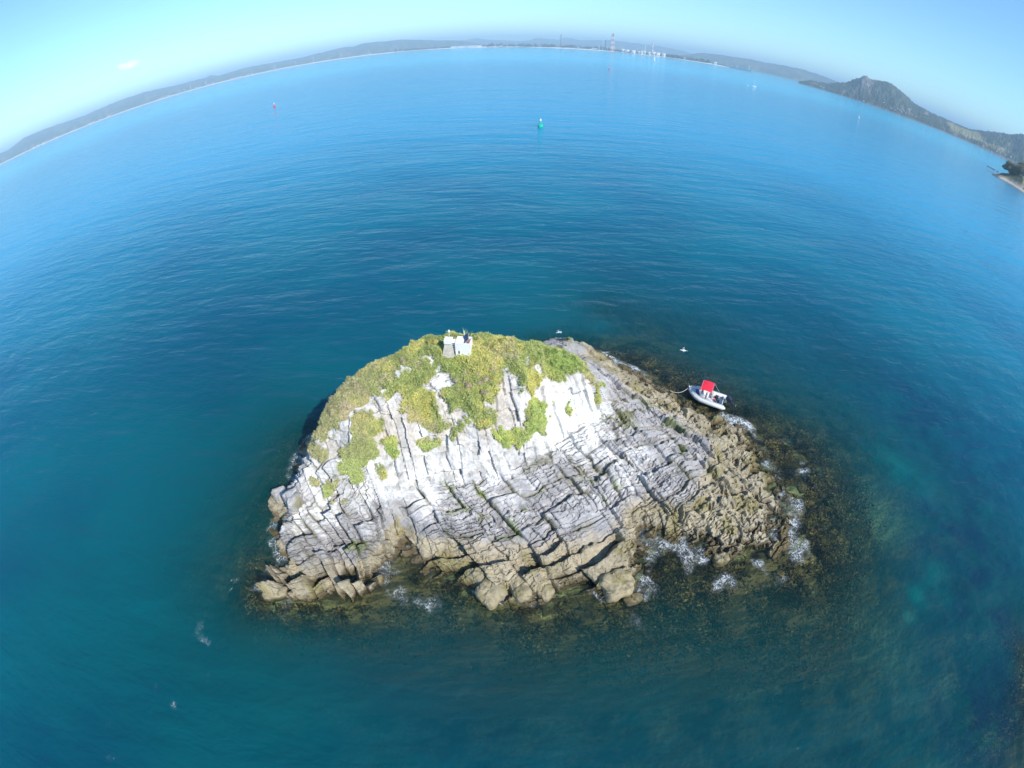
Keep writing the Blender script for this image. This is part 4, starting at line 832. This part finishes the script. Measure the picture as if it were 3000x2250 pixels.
def motorboat():
    bow = at(2022, 1136, .80); st = at(2119, 1178, .42); d = bow - st; L = math.hypot(d[0], d[1]); ang = math.atan2(d[1], d[0])
    mid = (bow + st) / 2; root = empty('motorboat', (mid[0], mid[1], 0), ang)
    tag(root, 'white and grey open motorboat with a red sun canopy moored beside the rocks', 'boat')
    hl_ = L / 2; W = .86
    for s in (1, -1):
        pts = [(-hl_ - .35, s * W, .40), (-hl_ - .1, s * W, .42), (-hl_ * .3, s * W, .42), (hl_ * .25, s * W * .97, .45), (hl_ * .55, s * W * .78, .52), (hl_ * .8, s * W * .45, .62), (hl_ * .97, s * W * .12, .72), (hl_, 0, .74)]
        MB().tube(pts, [.06, .23, .245, .245, .24, .22, .19, .16], 14).build('pontoon', M['grey_pvc'], root, smooth=True)
        MB().tube([(q[0], q[1] + s * .02, q[2] + .235 * (1 if k > 0 else .3)) for k, q in enumerate(pts)], .028, 6).build('grab_rail', M['steel'], root)
    hb = MB(); prev = None
    for x_, w_, z_ in ((-hl_ + .05, .72, .02), (hl_ * .2, .70, .0), (hl_ * .6, .48, .08), (hl_ * .9, .14, .3)):
        ring = [hb.bm.verts.new(q) for q in ((x_, w_, .36), (x_, w_ * .9, .1 + z_), (x_, 0, -.18 + z_), (x_, -w_ * .9, .1 + z_), (x_, -w_, .36))]
        if prev:
            for k in range(4): hb.bm.faces.new((prev[k], prev[k + 1], ring[k + 1], ring[k]))
        else: hb.bm.faces.new(ring)
        prev = ring
    hb.bm.faces.new(prev); hb.build('hull', M['white_paint'], root)
    MB().poly([(-hl_ + .1, -.66, .30), (hl_ * .3, -.64, .30), (hl_ * .7, -.34, .34), (hl_ * .86, 0, .36), (hl_ * .7, .34, .34), (hl_ * .3, .64, .30), (-hl_ + .1, .66, .30)], (0, 0, .03)).build('deck', M['alu'], root)
    MB().poly([(hl_ * .55, -.5, .50), (hl_ * .93, -.05, .66), (hl_ * .93, .05, .66), (hl_ * .55, .5, .50)], (0, 0, .05)).build('bow_locker', M['alu'], root)
    MB().poly([(hl_ * .93, -.14, .80), (hl_ + .16, -.05, .92), (hl_ + .16, .05, .92), (hl_ * .93, .14, .80)], (0, 0, .05)).build('bow_plate', M['white_paint'], root)
    MB().box((-hl_ + .06, 0, .42), (.08, 1.3, .5)).build('transom', M['alu'], root)
    con = MB().box((.35, .12, .62), (.45, .75, .62), bevel=.04).build('console', M['white_paint'], root)
    MB().box((.52, .12, 1.07), (.03, .78, .36), rot=Matrix.Rotation(math.radians(-22), 4, 'Y')).build('windscreen', M['glassy'], con)
    MB().box((-.30, .05, .50), (.5, .95, .38), bevel=.05).build('seat', M['white_paint'], root)
    MB().box((-.53, .05, .80), (.1, .9, .3), bevel=.03).build('seat_back', M['skin_beige'], root)
    for (x_, y_, c_) in ((-.95, -.38, 'dark'), (-1.15, .2, 'navy'), (.95, .18, 'dark')): MB().box((x_, y_, .46), (.42, .32, .26), bevel=.05).build('gear_bag', M[c_], root)
    MB().box((-1.0, .05, .42), (.5, .2, .16), bevel=.04).build('fuel_tank', M['redp'], root)
    MB().ball((-.72, -.45, .48), .17, (1.3, 1, .8), 10).build('fender', M['white_paint'], root, smooth=True)
    bc = MB()
    for k in range(5): bc.ball((.95 + .12 * random.random(), -.30 + .14 * k, .56), .13, (1.5, 1, .8), 8)
    bc.build('blue_cover', M['bluecloth'], root, smooth=True)
    cn = MB(); nx, ny = 8, 10; vs_ = [[cn.bm.verts.new((-.45 + 1.2 * i / nx, (-.80 + 1.6 * j / ny), 1.80 - .16 * (2 * j / ny - 1) ** 2 - .07 * (2 * i / nx - 1) ** 2)) for j in range(ny + 1)] for i in range(nx + 1)]
    for i in range(nx):
        for j in range(ny): cn.bm.faces.new((vs_[i][j], vs_[i + 1][j], vs_[i + 1][j + 1], vs_[i][j + 1]))
    r_ = bmesh.ops.extrude_face_region(cn.bm, geom=cn.bm.faces[:])
    for g_ in r_['geom']:
        if isinstance(g_, bmesh.types.BMVert): g_.co.z += .03
    cn.build('canopy', M['redcloth'], root, smooth=False)
    for x_ in (-.40, .68):
        MB().tube([(.1, -.86, .62), (x_ * .9, -.84, 1.15), (x_, -.79, 1.62), (x_, -.4, 1.75), (x_, 0, 1.78), (x_, .4, 1.75), (x_, .79, 1.62), (x_ * .9, .84, 1.15), (.1, .86, .62)], .02, 6).build('canopy_frame', M['steel'], root)
    MB().tube([(-.4, -.8, 1.62), (-1.2, -.84, .66)], .014, 5).build('canopy_stay', M['steel'], root); MB().tube([(-.4, .8, 1.62), (-1.2, .84, .66)], .014, 5).build('canopy_stay', M['steel'], root)
    mo = MB().box((-hl_ - .42, -.05, .95), (.58, .40, .44), bevel=.1, rot=Matrix.Rotation(math.radians(-38), 4, 'Y')).build('outboard_motor', M['navy'], root)
    MB().box((-hl_ - .74, -.05, .60), (.16, .14, .74), rot=Matrix.Rotation(math.radians(48), 4, 'Y')).build('drive_leg', M['navy'], mo)
    MB().cyl((-hl_ - .92, -.05, .34), (-hl_ - 1.26, -.05, .40), .07, .05, 10).build('gearcase', M['dark'], mo)
    for k in range(3):
        a_ = k * 2.094; MB().box((-hl_ - 1.27, -.05 + .1 * math.cos(a_), .40 + .1 * math.sin(a_)), (.03, .12, .09), rot=Matrix.Rotation(a_, 4, 'X')).build('propeller_blade', M['steel'], mo)
    MB().box((-hl_ - .20, -.05, .66), (.22, .26, .36)).build('motor_bracket', M['steel'], root)
    MB().cyl((-hl_ + .1, .45, .5), (-hl_ + .1, .45, 1.35), .015, n=6).ball((-hl_ + .1, .45, 1.38), .06).build('stern_light', M['white_paint'], root)
    # mooring line to the rocks
    b3 = Vector(bow) + Vector((math.cos(ang) * .15, math.sin(ang) * .15, -.02)); e3 = Vector(hit(1962, 1147)) + Vector((0, 0, .12)); pts = []
    for k in range(15):
        t = k / 14; q = b3.lerp(e3, t); q.z -= 4 * .26 * t * (1 - t) * (1 - .3 * t); q += Vector((-.05, -.45, 0)) * 4 * t * (1 - t) * .6; pts.append(q)
    mr_ = MB().tube(pts, .028, 6).build('mooring_rope', M['rope']); tag(mr_, 'pale mooring rope curving from the boat bow to the rocks', 'rope')
motorboat()
M['feather'] = plain('feather', (.82, .82, .80), .8, .06, 9); M['greyf'] = plain('grey_feather', (.42, .43, .46), .8, .1, 9)
def gull(px, py, z, hd, bank, span, label, wingmat):
    p = at(px, py, z); g = empty('gull', tuple(p)); g.rotation_euler = (bank, .1, hd)
    tag(g, label, 'bird'); k = span / 1.1
    MB().tube([(-.24 * k, 0, .0), (-.15 * k, 0, .01), (0, 0, 0), (.12 * k, 0, .01), (.2 * k, 0, .03), (.27 * k, 0, .03), (.32 * k, 0, .02)], [.01, .04 * k, .075 * k, .065 * k, .045 * k, .04 * k, .01], 10).build('body', M['feather'], g, smooth=True)
    MB().cyl((.30 * k, 0, .02), (.37 * k, 0, .01), .014 * k, .003, 6).build('beak', M['yellow'], g)
    MB().poly([(-.18 * k, -.03, .0), (-.36 * k, -.08 * k, 0), (-.36 * k, .08 * k, 0), (-.18 * k, .03, 0)], (0, 0, .012)).build('tail', M['feather'], g)
    for s in (1, -1):
        MB().poly([(.08 * k, s * .04, .02), (.13 * k, s * .26 * k, .10 * k), (.02 * k, s * .55 * k, .06 * k), (-.06 * k, s * .52 * k, .055 * k), (-.04 * k, s * .26 * k, .09 * k), (-.09 * k, s * .04, .015)], (0, 0, .015)).build('wing', wingmat, g)
gull(2003, 1027, 5.0, math.radians(160), math.radians(55), 1.2, 'white gull flying low over the water behind the boat', M['feather'])
gull(1638, 974, 4.0, math.radians(20), math.radians(-15), .95, 'grey winged gull skimming the water behind the green slope', M['greyf'])
# ------------------------------------------------------------------ buoys and craft out in the bay
def buoy(px, py, h, mat, label, group=None, white=True):
    h = h * .9; p = at(px, py, 0.0); b = empty('buoy', (p[0], p[1], 0), random.random()); k = h / 3.9
    tag(b, label, 'buoy', group)
    MB().cyl((0, 0, -.3), (0, 0, .75 * k), 1.05 * k, 1.0 * k, 18).cyl((0, 0, .75 * k), (0, 0, .95 * k), 1.0 * k, .7 * k, 18).build('float', mat, b)
    for q in range(4):
        a_ = q * 1.571 + .4; MB().cyl((.85 * k * math.cos(a_), .85 * k * math.sin(a_), .85 * k), (.3 * k * math.cos(a_), .3 * k * math.sin(a_), 2.5 * k), .07 * k, n=6).build('leg', mat, b)
    MB().cyl((0, 0, 1.7 * k), (0, 0, 1.8 * k), .62 * k, n=12).build('ring', mat, b)
    MB().cyl((0, 0, 2.4 * k), (0, 0, 3.15 * k), .40 * k, .34 * k, 12).build('daymark', M['white_paint'] if white else mat, b)
    MB().cyl((0, 0, 3.15 * k), (0, 0, 3.6 * k), .06 * k, n=6).ball((0, 0, 3.75 * k), .2 * k, n=8).build('lantern', mat, b)
buoy(1583, 371, 3.9, M['greenp'], 'green channel buoy with a white lantern cage in the middle distance')
buoy(804, 313, 3.8, M['redp'], 'red channel buoy with a white top on the left')
buoy(1783, 202, 4.2, M['redp'], 'small red buoy straight out below the striped tower')
buoy(2027, 231, 2.6, M['redp'], 'tiny dark red buoy left of the yacht', white=False)
buoy(2658, 371, 3.4, M['redp'], 'faint red buoy off the mountain shore, the left of two', white=False)
buoy(2711, 382, 3.4, M['redp'], 'faint red buoy off the mountain shore, the right of two', white=False)
buoy(2516, 345, 4.5, M['white_paint'], 'thin white marker buoy off the mountain shore')
def yacht(px, py, mast, length, hd, label, sail=False):
    p = at(px, py, 0.0); y = empty('yacht', (p[0], p[1], 0), hd); tag(y, label, 'yacht'); k = length / 10
    hb = MB(); prev = None
    for x_, w_, z_ in ((-5, 1.2, .9), (-3, 1.6, .85), (0, 1.75, .9), (3, 1.1, 1.05), (5, .08, 1.25)):
        ring = [hb.bm.verts.new((x_ * k, s * w_ * k * f, zz_ * k)) for s, f, zz_ in ((1, 1, z_), (1, .75, .1), (0, 0, -.4), (-1, .75, .1), (-1, 1, z_))]
        if prev:
            for q in range(4): hb.bm.faces.new((prev[q], prev[q + 1], ring[q + 1], ring[q]))
            hb.bm.faces.new((prev[0], ring[0], ring[4], prev[4]))
        else: hb.bm.faces.new(ring)
        prev = ring
    hb.bm.faces.new(prev); hb.build('hull', M['white_paint'], y)
    MB().box((-.3 * k, 0, 1.25 * k), (4.2 * k, 2 * k, .8 * k), bevel=.15 * k).build('cabin', M['white_paint'], y)
    MB().cyl((.8 * k, 0, 1 * k), (.8 * k, 0, mast), .14 * k, .09 * k, 8).build('mast', M['white_paint'], y)
    MB().cyl((.8 * k, 0, 2.3 * k), (-4 * k, 0, 2.4 * k), .22 * k, n=8).build('boom', M['bluecloth' if not sail else 'white_paint'], y)
    if sail:
        MB().poly([(.6 * k, 0, 2.4 * k), (-4 * k, .5 * k, 2.6 * k), (-1.5 * k, .45 * k, mast * .55), (.6 * k, .05, mast * .95)], (0, .06, 0)).build('sail', M['white_paint'], y)
        MB().poly([(1.0 * k, 0, mast * .85), (4.8 * k, 0, 1.6 * k), (1.6 * k, -.4 * k, 2.0 * k)], (0, -.06, 0)).build('jib', M['white_paint'], y)
yacht(2208, 254, 11.5, 9.5, math.radians(10), 'white yacht at anchor with a bare tall mast')
p_ = at(2198, 252, 0.0); dg_ = empty('dinghy', (p_[0] - 4, p_[1], 0)); tag(dg_, 'little pale dinghy floating behind the yacht', 'dinghy')
MB().tube([(-1.5, .6, .3), (.6, .6, .3), (1.5, 0, .4), (.6, -.6, .3), (-1.5, -.6, .3)], .25, 8).build('tube', M['grey_pvc'], dg_); MB().box((-.3, 0, .15), (2.0, .9, .2)).build('floor', M['alu'], dg_)
yacht(1918, 178, 19, 13, math.radians(60), 'small white sailing boat under sail off the tank farm', True)
# ================================================================== the works on the spit and other things along the far shore
M['tank'] = plain('tank_paint', (.80, .79, .76), .6, .04, .02); M['stackgrey'] = plain('stack_grey', (.20, .20, .21), .8, .1, .05); M['pale_steel'] = plain('pale_steel', (.62, .63, .66), .6, .06, .03)
M['tred'] = plain('tower_red', (.60, .26, .23), .7, .1, .05); M['sandp'] = plain('sand_heap', (.72, .66, .55), .95, .06, .05); M['roofm'] = plain('roof_sheet', (.42, .30, .27), .7, .15, .05); M['timber'] = plain('timber', (.13, .11, .10), .9, .2, .05)
def fpos(px, d):
    a, _ = az_el(np.array(float(px)), np.array(150.0 if px < 2100 else 200.0)); return a
def base_pt(px, py, d):
    a, e = az_el(np.array(float(px)), np.array(float(py))); return float(d * math.sin(a)), float(d * math.cos(a)), float(CAMZ + d * math.tan(e))
def mpp(d): return d / F
def stack(name, px, yb, yt, wpx, d, mat, label, top=None, bands=0, group=None):
    x, y, zt = base_pt(px, yt, d); zb = 4.0; r = wpx / 2 * mpp(d); t = empty(name, (x, y, zb)); tag(t, label, 'chimney', group); H_ = zt - zb
    if bands:
        for k in range(bands):
            r0 = r * (1 - .45 * k / bands); r1 = r * (1 - .45 * (k + 1) / bands); MB().cyl((0, 0, H_ * k / bands), (0, 0, H_ * (k + 1) / bands), r0, r1, 14).build('band', M['tred'] if k % 2 == 1 else M['white_paint'], t)
        MB().cyl((0, 0, H_), (0, 0, H_ + 5), r * .6, r * .45, 12).build('tip', M['stackgrey'], t)
    else:
        MB().cyl((0, 0, 0), (0, 0, H_), r, r * .75, 14).build('shaft', mat, t); MB().cyl((0, 0, H_ - 3), (0, 0, H_), r * .95, n=14).build('rim', M['stackgrey'], t)
stack('chimney', 1643.6, 131, 101, 3.0, 3950, M['stackgrey'], 'tall dark grey chimney standing alone left of the works')
stack('chimney', 1767, 137, 109, 1.9, 3800, M['pale_steel'], 'thin pale stack tallest in the group left of the striped tower')
stack('chimney', 1774.5, 137, 118, 2.6, 3800, M['stackgrey'], 'short dark column in the group left of the striped tower')
stack('chimney', 1781, 137, 117, 1.9, 3800, M['pale_steel'], 'thin pale stack next to the striped tower')
stack('chimney', 1756, 137, 127, 1.6, 3800, M['pale_steel'], 'stubby pale stack leftmost of the group by the striped tower')
stack('chimney', 1891, 148, 128, 1.9, 3700, M['pale_steel'], 'thin pale stack between the striped tower and the striped chimney')
stack('striped_chimney', 1913, 150, 122, 4.2, 3700, None, 'tapering red and white striped chimney above the storage tanks', bands=7)
def flare_tower(px, yb, yt, d):
    x, y, zt = base_pt(px, yt, d); zb = 4.0; H_ = zt - zb; t = empty('flare_tower', (x, y, zb)); tag(t, 'broad red and white lattice flare tower, the biggest structure of the works', 'tower')
    wb, wt = 5.0 * mpp(d), 2.4 * mpp(d); n = 7
    for k in range(n):
        a0, a1 = k / n, (k + 1) / n; w0, w1 = wb + (wt - wb) * a0, wb + (wt - wb) * a1; m = MB(); z0, z1 = H_ * a0, H_ * a1
        cs = [(1, 1), (1, -1), (-1, -1), (-1, 1)]
        for q in range(4):
            c, c2 = cs[q], cs[(q + 1) % 4]
            m.cyl((c[0] * w0, c[1] * w0, z0), (c[0] * w1, c[1] * w1, z1), 1.5, n=5); m.cyl((c[0] * w0, c[1] * w0, z0), (c2[0] * w1, c2[1] * w1, z1), .9, n=4); m.cyl((c2[0] * w0, c2[1] * w0, z0), (c[0] * w1, c[1] * w1, z1), .9, n=4); m.cyl((c[0] * w1, c[1] * w1, z1), (c2[0] * w1, c2[1] * w1, z1), .9, n=4)
        m.build('lattice', M['tred'] if k % 2 == 0 else M['white_paint'], t)
    MB().cyl((0, 0, 0), (0, 0, H_ + 6), 3.0, 2.6, 10).build('riser', M['white_paint'], t); MB().cyl((0, 0, H_ - 8), (0, 0, H_ + 8), 4.5, n=10).build('flare_head', M['stackgrey'], t)
flare_tower(1796, 139, 101, 3760)
def tank(px, yb, w, h, d, label, group):
    x, y, _ = base_pt(px, yb, d); t = empty('storage_tank', (x, y, 4.5)); tag(t, label, 'tank', group); r = w / 2 * mpp(d); H_ = h * mpp(d)
    MB().cyl((0, 0, -2), (0, 0, H_), r, n=28).build('shell', M['tank'], t, smooth=False); MB().cyl((0, 0, H_), (0, 0, H_ * 1.12), r, r * .1, 28).build('roof', M['tank'], t); MB().tube([(r * math.cos(a), r * math.sin(a), H_ * (.05 + .9 * (k / 10))) for k, a in enumerate(np.linspace(3.3, 5.0, 11))], .5, 4).build('stair', M['pale_steel'], t)
for px, yb, w, h in [(1824,150,12,8),(1838,151,13,7.5),(1853.5,153,16,7),(1871,154,11,6),(1880,156,9,8),(1887,158,8,9),(1902,158.5,9.5,7.5),(1915,161,12,9),(1927,162.5,12,8.5),(1944.5,166,11,8.5)]:
    tank(px, yb, w, h, 3690 - (px - 1824) * .5, 'big white storage tank in the row along the spit', 'front row of white storage tanks')
for k in range(11):
    tank(1955 + 7.2 * k, 163 + 1.55 * k, 6, 4.2, 3850, 'small white storage tank in the back row on the spit', 'back row of small white tanks')
for k in range(9):
    stack('chimney', 1958 + 9 * k, 165, 154.5 + 2.05 * k, 1.0, 3860, M['pale_steel'], 'short thin white vent stack above the back row of tanks', group='vent stacks over the back tanks')
def shed(name, px, yb, wpx, hpx, dep, d, label, wall='tank', roof='roofm', group=None, z=4.0, rz=None):
    x, y, _ = base_pt(px, yb, d); t = empty(name, (x, y, z), -math.atan2(x, y) if rz is None else rz); tag(t, label, 'building', group); w = wpx * mpp(d); h = hpx * mpp(d)
    MB().box((0, 0, h * .35 - 1), (w, dep, h * .7 + 2)).build('wall', M[wall], t)
    m = MB(); pts = [(-w * .52, -dep * .55, h * .7), (-w * .52, 0, h), (-w * .52, dep * .55, h * .7)]; m.poly(pts, (w * 1.04, 0, 0)); m.build('roof', M[roof], t)
    for q in range(3): MB().box((w * (-.3 + .3 * q), -dep / 2 - .05, h * .3), (w * .12, .3, h * .28)).build('window', M['glassy'], t)
shed('warehouse', 1366, 135, 82, 4.6, 60, 4250, 'long low white warehouse behind the pale sand heaps', roof='tank')
shed('warehouse', 1684, 136, 18, 4.5, 40, 4050, 'white shed among the dark trees right of the lone grey chimney', roof='tank')
shed('warehouse', 1700, 138, 14, 4.0, 40, 4030, 'smaller white shed beside the tree belt of the works', roof='tank')
shed('warehouse', 1742, 140, 16, 4.0, 40, 3950, 'pale shed at the left foot of the stack group', roof='tank')
shed('office_block', 2096, 186, 8, 7, 25, 3500, 'small white square block near the end of the spit', roof='tank')
shed('office_block', 2034, 172, 9, 8, 25, 3640, 'white block rising at the right end of the tank farm', roof='tank')
for px, w, lab in ((1445, 20, 'left of two pale sand heaps on the shore'), (1467, 26, 'right of two pale sand heaps on the shore')):
    x, y, _ = base_pt(px, 137, 4080); r = w / 2 * mpp(4080); m = MB(); m.cyl((0, 0, -1), (0, 0, r * .42), r, r * .06, 20)
    for v in m.bm.verts: v.co.x *= 1.0 + .12 * math.sin(v.co.y * .3)
    tag(m.build('sand_heap', M['sandp'], None, (x, y, 4)), lab, 'sand heap')
def pylon(px, yb, yt, d, label):
    x, y, zt = base_pt(px, yt, d); t = empty('pylon', (x, y, 5), random.random() * .6); tag(t, label, 'pylon', 'pylons along the beach'); H_ = max(18, zt - 5); w = H_ * .085
    for sx_, sy_ in ((1, 1), (1, -1), (-1, 1), (-1, -1)): MB().cyl((sx_ * w, sy_ * w, -2), (sx_ * w * .15, sy_ * w * .15, H_), .8, .6, 5).build('leg', M['pale_steel'], t)
    for f in (.68, .84): MB().box((0, 0, H_ * f), (H_ * .32, 1.0, 1.0)).build('cross_arm', M['pale_steel'], t)
for px, yb, yt in [(1165,146,136.5),(1080.5,157,145),(1000,167,156),(917.6,177.6,166),(865,188.5,178),(805,200.7,189),(602,248,238),(557,260,249),(539,266,259),(524,270,262)]:
    pylon(px, yb, yt, 4800, 'thin white lattice pylon behind the beach')
hs = np.random.default_rng(77)
for cx0, cx1, yb0, yb1, nh in [(100,185,438,402,9),(262,330,370,342,8),(455,500,299,283,10),(570,625,257,245,6),(640,740,243,221,7),(1060,1085,150,146,4)]:
    for k in range(nh):
        t_ = hs.random(); px = cx0 + (cx1 - cx0) * t_
        shed('house', px, yb0 + (yb1 - yb0) * t_, 3.2 + 2 * hs.random(), 2.6 + hs.random(), 9, 4830 + 120 * hs.random(), 'tiny pale house in the settlement behind the beach', group='houses behind the beach')
def surf_mtn(px, py, lab, w=5, h=3.5, grp='houses at the foot of the mountain'):
    a, e = az_el(np.array(float(px)), np.array(float(py))); d = 2420.0
    ob = bpy.data.objects['mountain']
    for dd in np.arange(2300, 3150, 6.0):
        x, y = dd * math.sin(a), dd * math.cos(a); z = CAMZ + dd * math.tan(e)
        g_ = mtn_h(a, dd)
        if g_ is not None and g_ >= z: d = dd; break
    x, y = d * math.sin(a), d * math.cos(a); shed('house', px, py, w, h, 12, d, lab, group=grp, z=CAMZ + d * math.tan(e) - 1.5)
MV = np.empty(len(bpy.data.objects['mountain'].data.vertices) * 3, np.float32); bpy.data.objects['mountain'].data.vertices.foreach_get('co', MV); MV = MV.reshape(-1, 640, 3)
MA = np.arctan2(MV[0, :, 0], MV[0, :, 1]); MD = np.hypot(MV[..., 0], MV[..., 1])
def mtn_h(a, d):
    k = int(np.clip(np.searchsorted(MA, a), 1, 638)); col = MD[:, k]
    if d < col[0] or d > col[-1]: return None
    return float(np.interp(d, col, MV[:, k, 2]))
for px, py in [(2622,324),(2630,320),(2637,323),(2641,329),(2648,325),(2655,333),(2672,337),(2685,343),(2612,318),(2520,300),(2530,297),(2590,302),(2405,254),(2412,258),(2880,428),(2905,446),(2920,445),(2930,449),(2945,455),(2955,447),(2962,460),(2938,440)]:
    surf_mtn(px, py, 'little pale house on the lower mountain slope by the water')
surf_mtn(2664, 324, 'largest white house on the mountain slope, standing out brightly', 9, 6, None)
surf_mtn(2712, 335, 'long pale house high on the mountain spur', 14, 3.5, None)
def jetty():
    A0 = np.array(base_pt(2138, 197, 3380)); B0 = np.array(base_pt(2201, 211, 3300)); A0[2] = B0[2] = 0; d = B0 - A0; L_ = np.linalg.norm(d); t = empty('jetty', tuple(A0), math.atan2(d[1], d[0])); tag(t, 'long dark oil jetty on piles off the end of the spit', 'jetty')
    MB().box((L_ / 2, 0, 6.5), (L_, 9, 2.2)).build('deck', M['timber'], t)
    for k in range(15): MB().cyl((L_ * (k + .5) / 15, 0, -4), (L_ * (k + .5) / 15, 0, 6), 2.2, n=8).build('pile', M['timber'], t)
    for f, h in ((.32, 22), (.86, 34)):
        tw = MB()
        for sx_, sy_ in ((1, 1), (1, -1), (-1, 1), (-1, -1)): tw.cyl((L_ * f + sx_ * 5, sy_ * 4, 7), (L_ * f + sx_ * 4, sy_ * 3, h), .9, n=5)
        tw.box((L_ * f, 0, h), (12, 9, 2)); tw.build('loading_tower', M['pale_steel'], t); MB().cyl((L_ * f, 0, h), (L_ * f + 14, 0, h + 6), .8, n=5).build('loading_arm', M['pale_steel'], t)
jetty()
# dark trees on the spit and the point
def tree_belt(x0, x1, yb0, yb1, d, hgt, label, n, depth=90):
    r = np.random.default_rng(int(x0)); a0, _ = az_el(np.array(float(x0)), np.array(float(yb0))); a1, _ = az_el(np.array(float(x1)), np.array(float(yb1)))
    az_ = r.uniform(a0, a1, n); dd = d + depth * r.random(n); top = hgt * (.55 + .9 * vnoise(np.degrees(az_) * 9, az_ * 0, 260)) ; keep_ = vnoise(np.degrees(az_) * 4, az_ * 0, 261) > .28
    az_, dd, top = az_[keep_], dd[keep_], top[keep_]; n = len(az_)
    P = np.stack([dd * np.sin(az_), dd * np.cos(az_), 4 + top * r.random(n) ** .7], -1); N = np.zeros_like(P); N[:, 2] = 1
    c = np.array([.032, .048, .026])[None] * (.6 + .9 * r.random(n))[:, None]
    tag(link('tree_belt', leaf_mesh('tree_belt', P, N, c, 6.5, .7, .3, int(x1)), M['leaf']), label, 'trees', kind='stuff')
tree_belt(1420, 1790, 138, 150, 3960, 20, 'belt of dark trees along the shore left of the works', 5200)
tree_belt(1800, 1955, 153, 170, 3620, 9, 'dark scrub before the storage tanks', 1500)
tree_belt(1950, 2095, 170, 192, 3560, 17, 'dark trees along the end of the spit', 2600)
tree_belt(1150, 1420, 148, 139, 4420, 14, 'thin line of trees behind the beach in the centre', 2200)
def headland_tree(px, py, d, h, seed, label):
    x, y, _ = base_pt(px, py, d); a, e = az_el(np.array(float(px)), np.array(float(py))); z = max(2.0, CAMZ + d * math.tan(float(e)))
    t = empty('tree', (x, y, z)); tag(t, label, 'tree', 'trees on the right hand point'); r = np.random.default_rng(seed); m = MB()
    m.cyl((0, 0, -2), (.4, .2, h * .45), h * .05, h * .03, 8)
    for k in range(5): a_ = k * 1.26; m.cyl((.4, .2, h * .35), (h * .35 * math.cos(a_), h * .35 * math.sin(a_), h * .7), h * .025, h * .01, 6)
    m.build('trunk', M['stem'], t)
    cs = [(h * .42 * (r.random() - .5) * 2, h * .42 * (r.random() - .5) * 2, h * (.2 + .5 * r.random()), h * (.2 + .14 * r.random())) for _ in range(16)]; P, Nn = [], []
    for c in cs:
        v = r.normal(size=(170, 3)); v /= np.linalg.norm(v, axis=1, keepdims=True); P.append(np.array(c[:3]) + v * c[3] * (.7 + .3 * r.random((170, 1))) * np.array([1, 1, .75])); Nn.append(v)
    P = np.concatenate(P); Nn = np.concatenate(Nn); cc = np.array([.25, .24, .14])[None] * (.5 + .9 * r.random(len(P)))[:, None]
    link('crown', leaf_mesh('crown', P, Nn, cc, h * .11, .6, .5, seed), M['leaf'], t)
for k, (px, py, d, h, lab) in enumerate([(2958,508,668,15,'leftmost rounded tree on the point at the right edge'),(2972,512,660,14,'second tree from the left on the point at the right edge'),(2986,512,650,13,'third tree from the left on the point at the right edge'),(2998,505,700,14,'tree farthest right on the point, cut by the edge')]):
    headland_tree(px, py, d, h, 400 + k, lab)
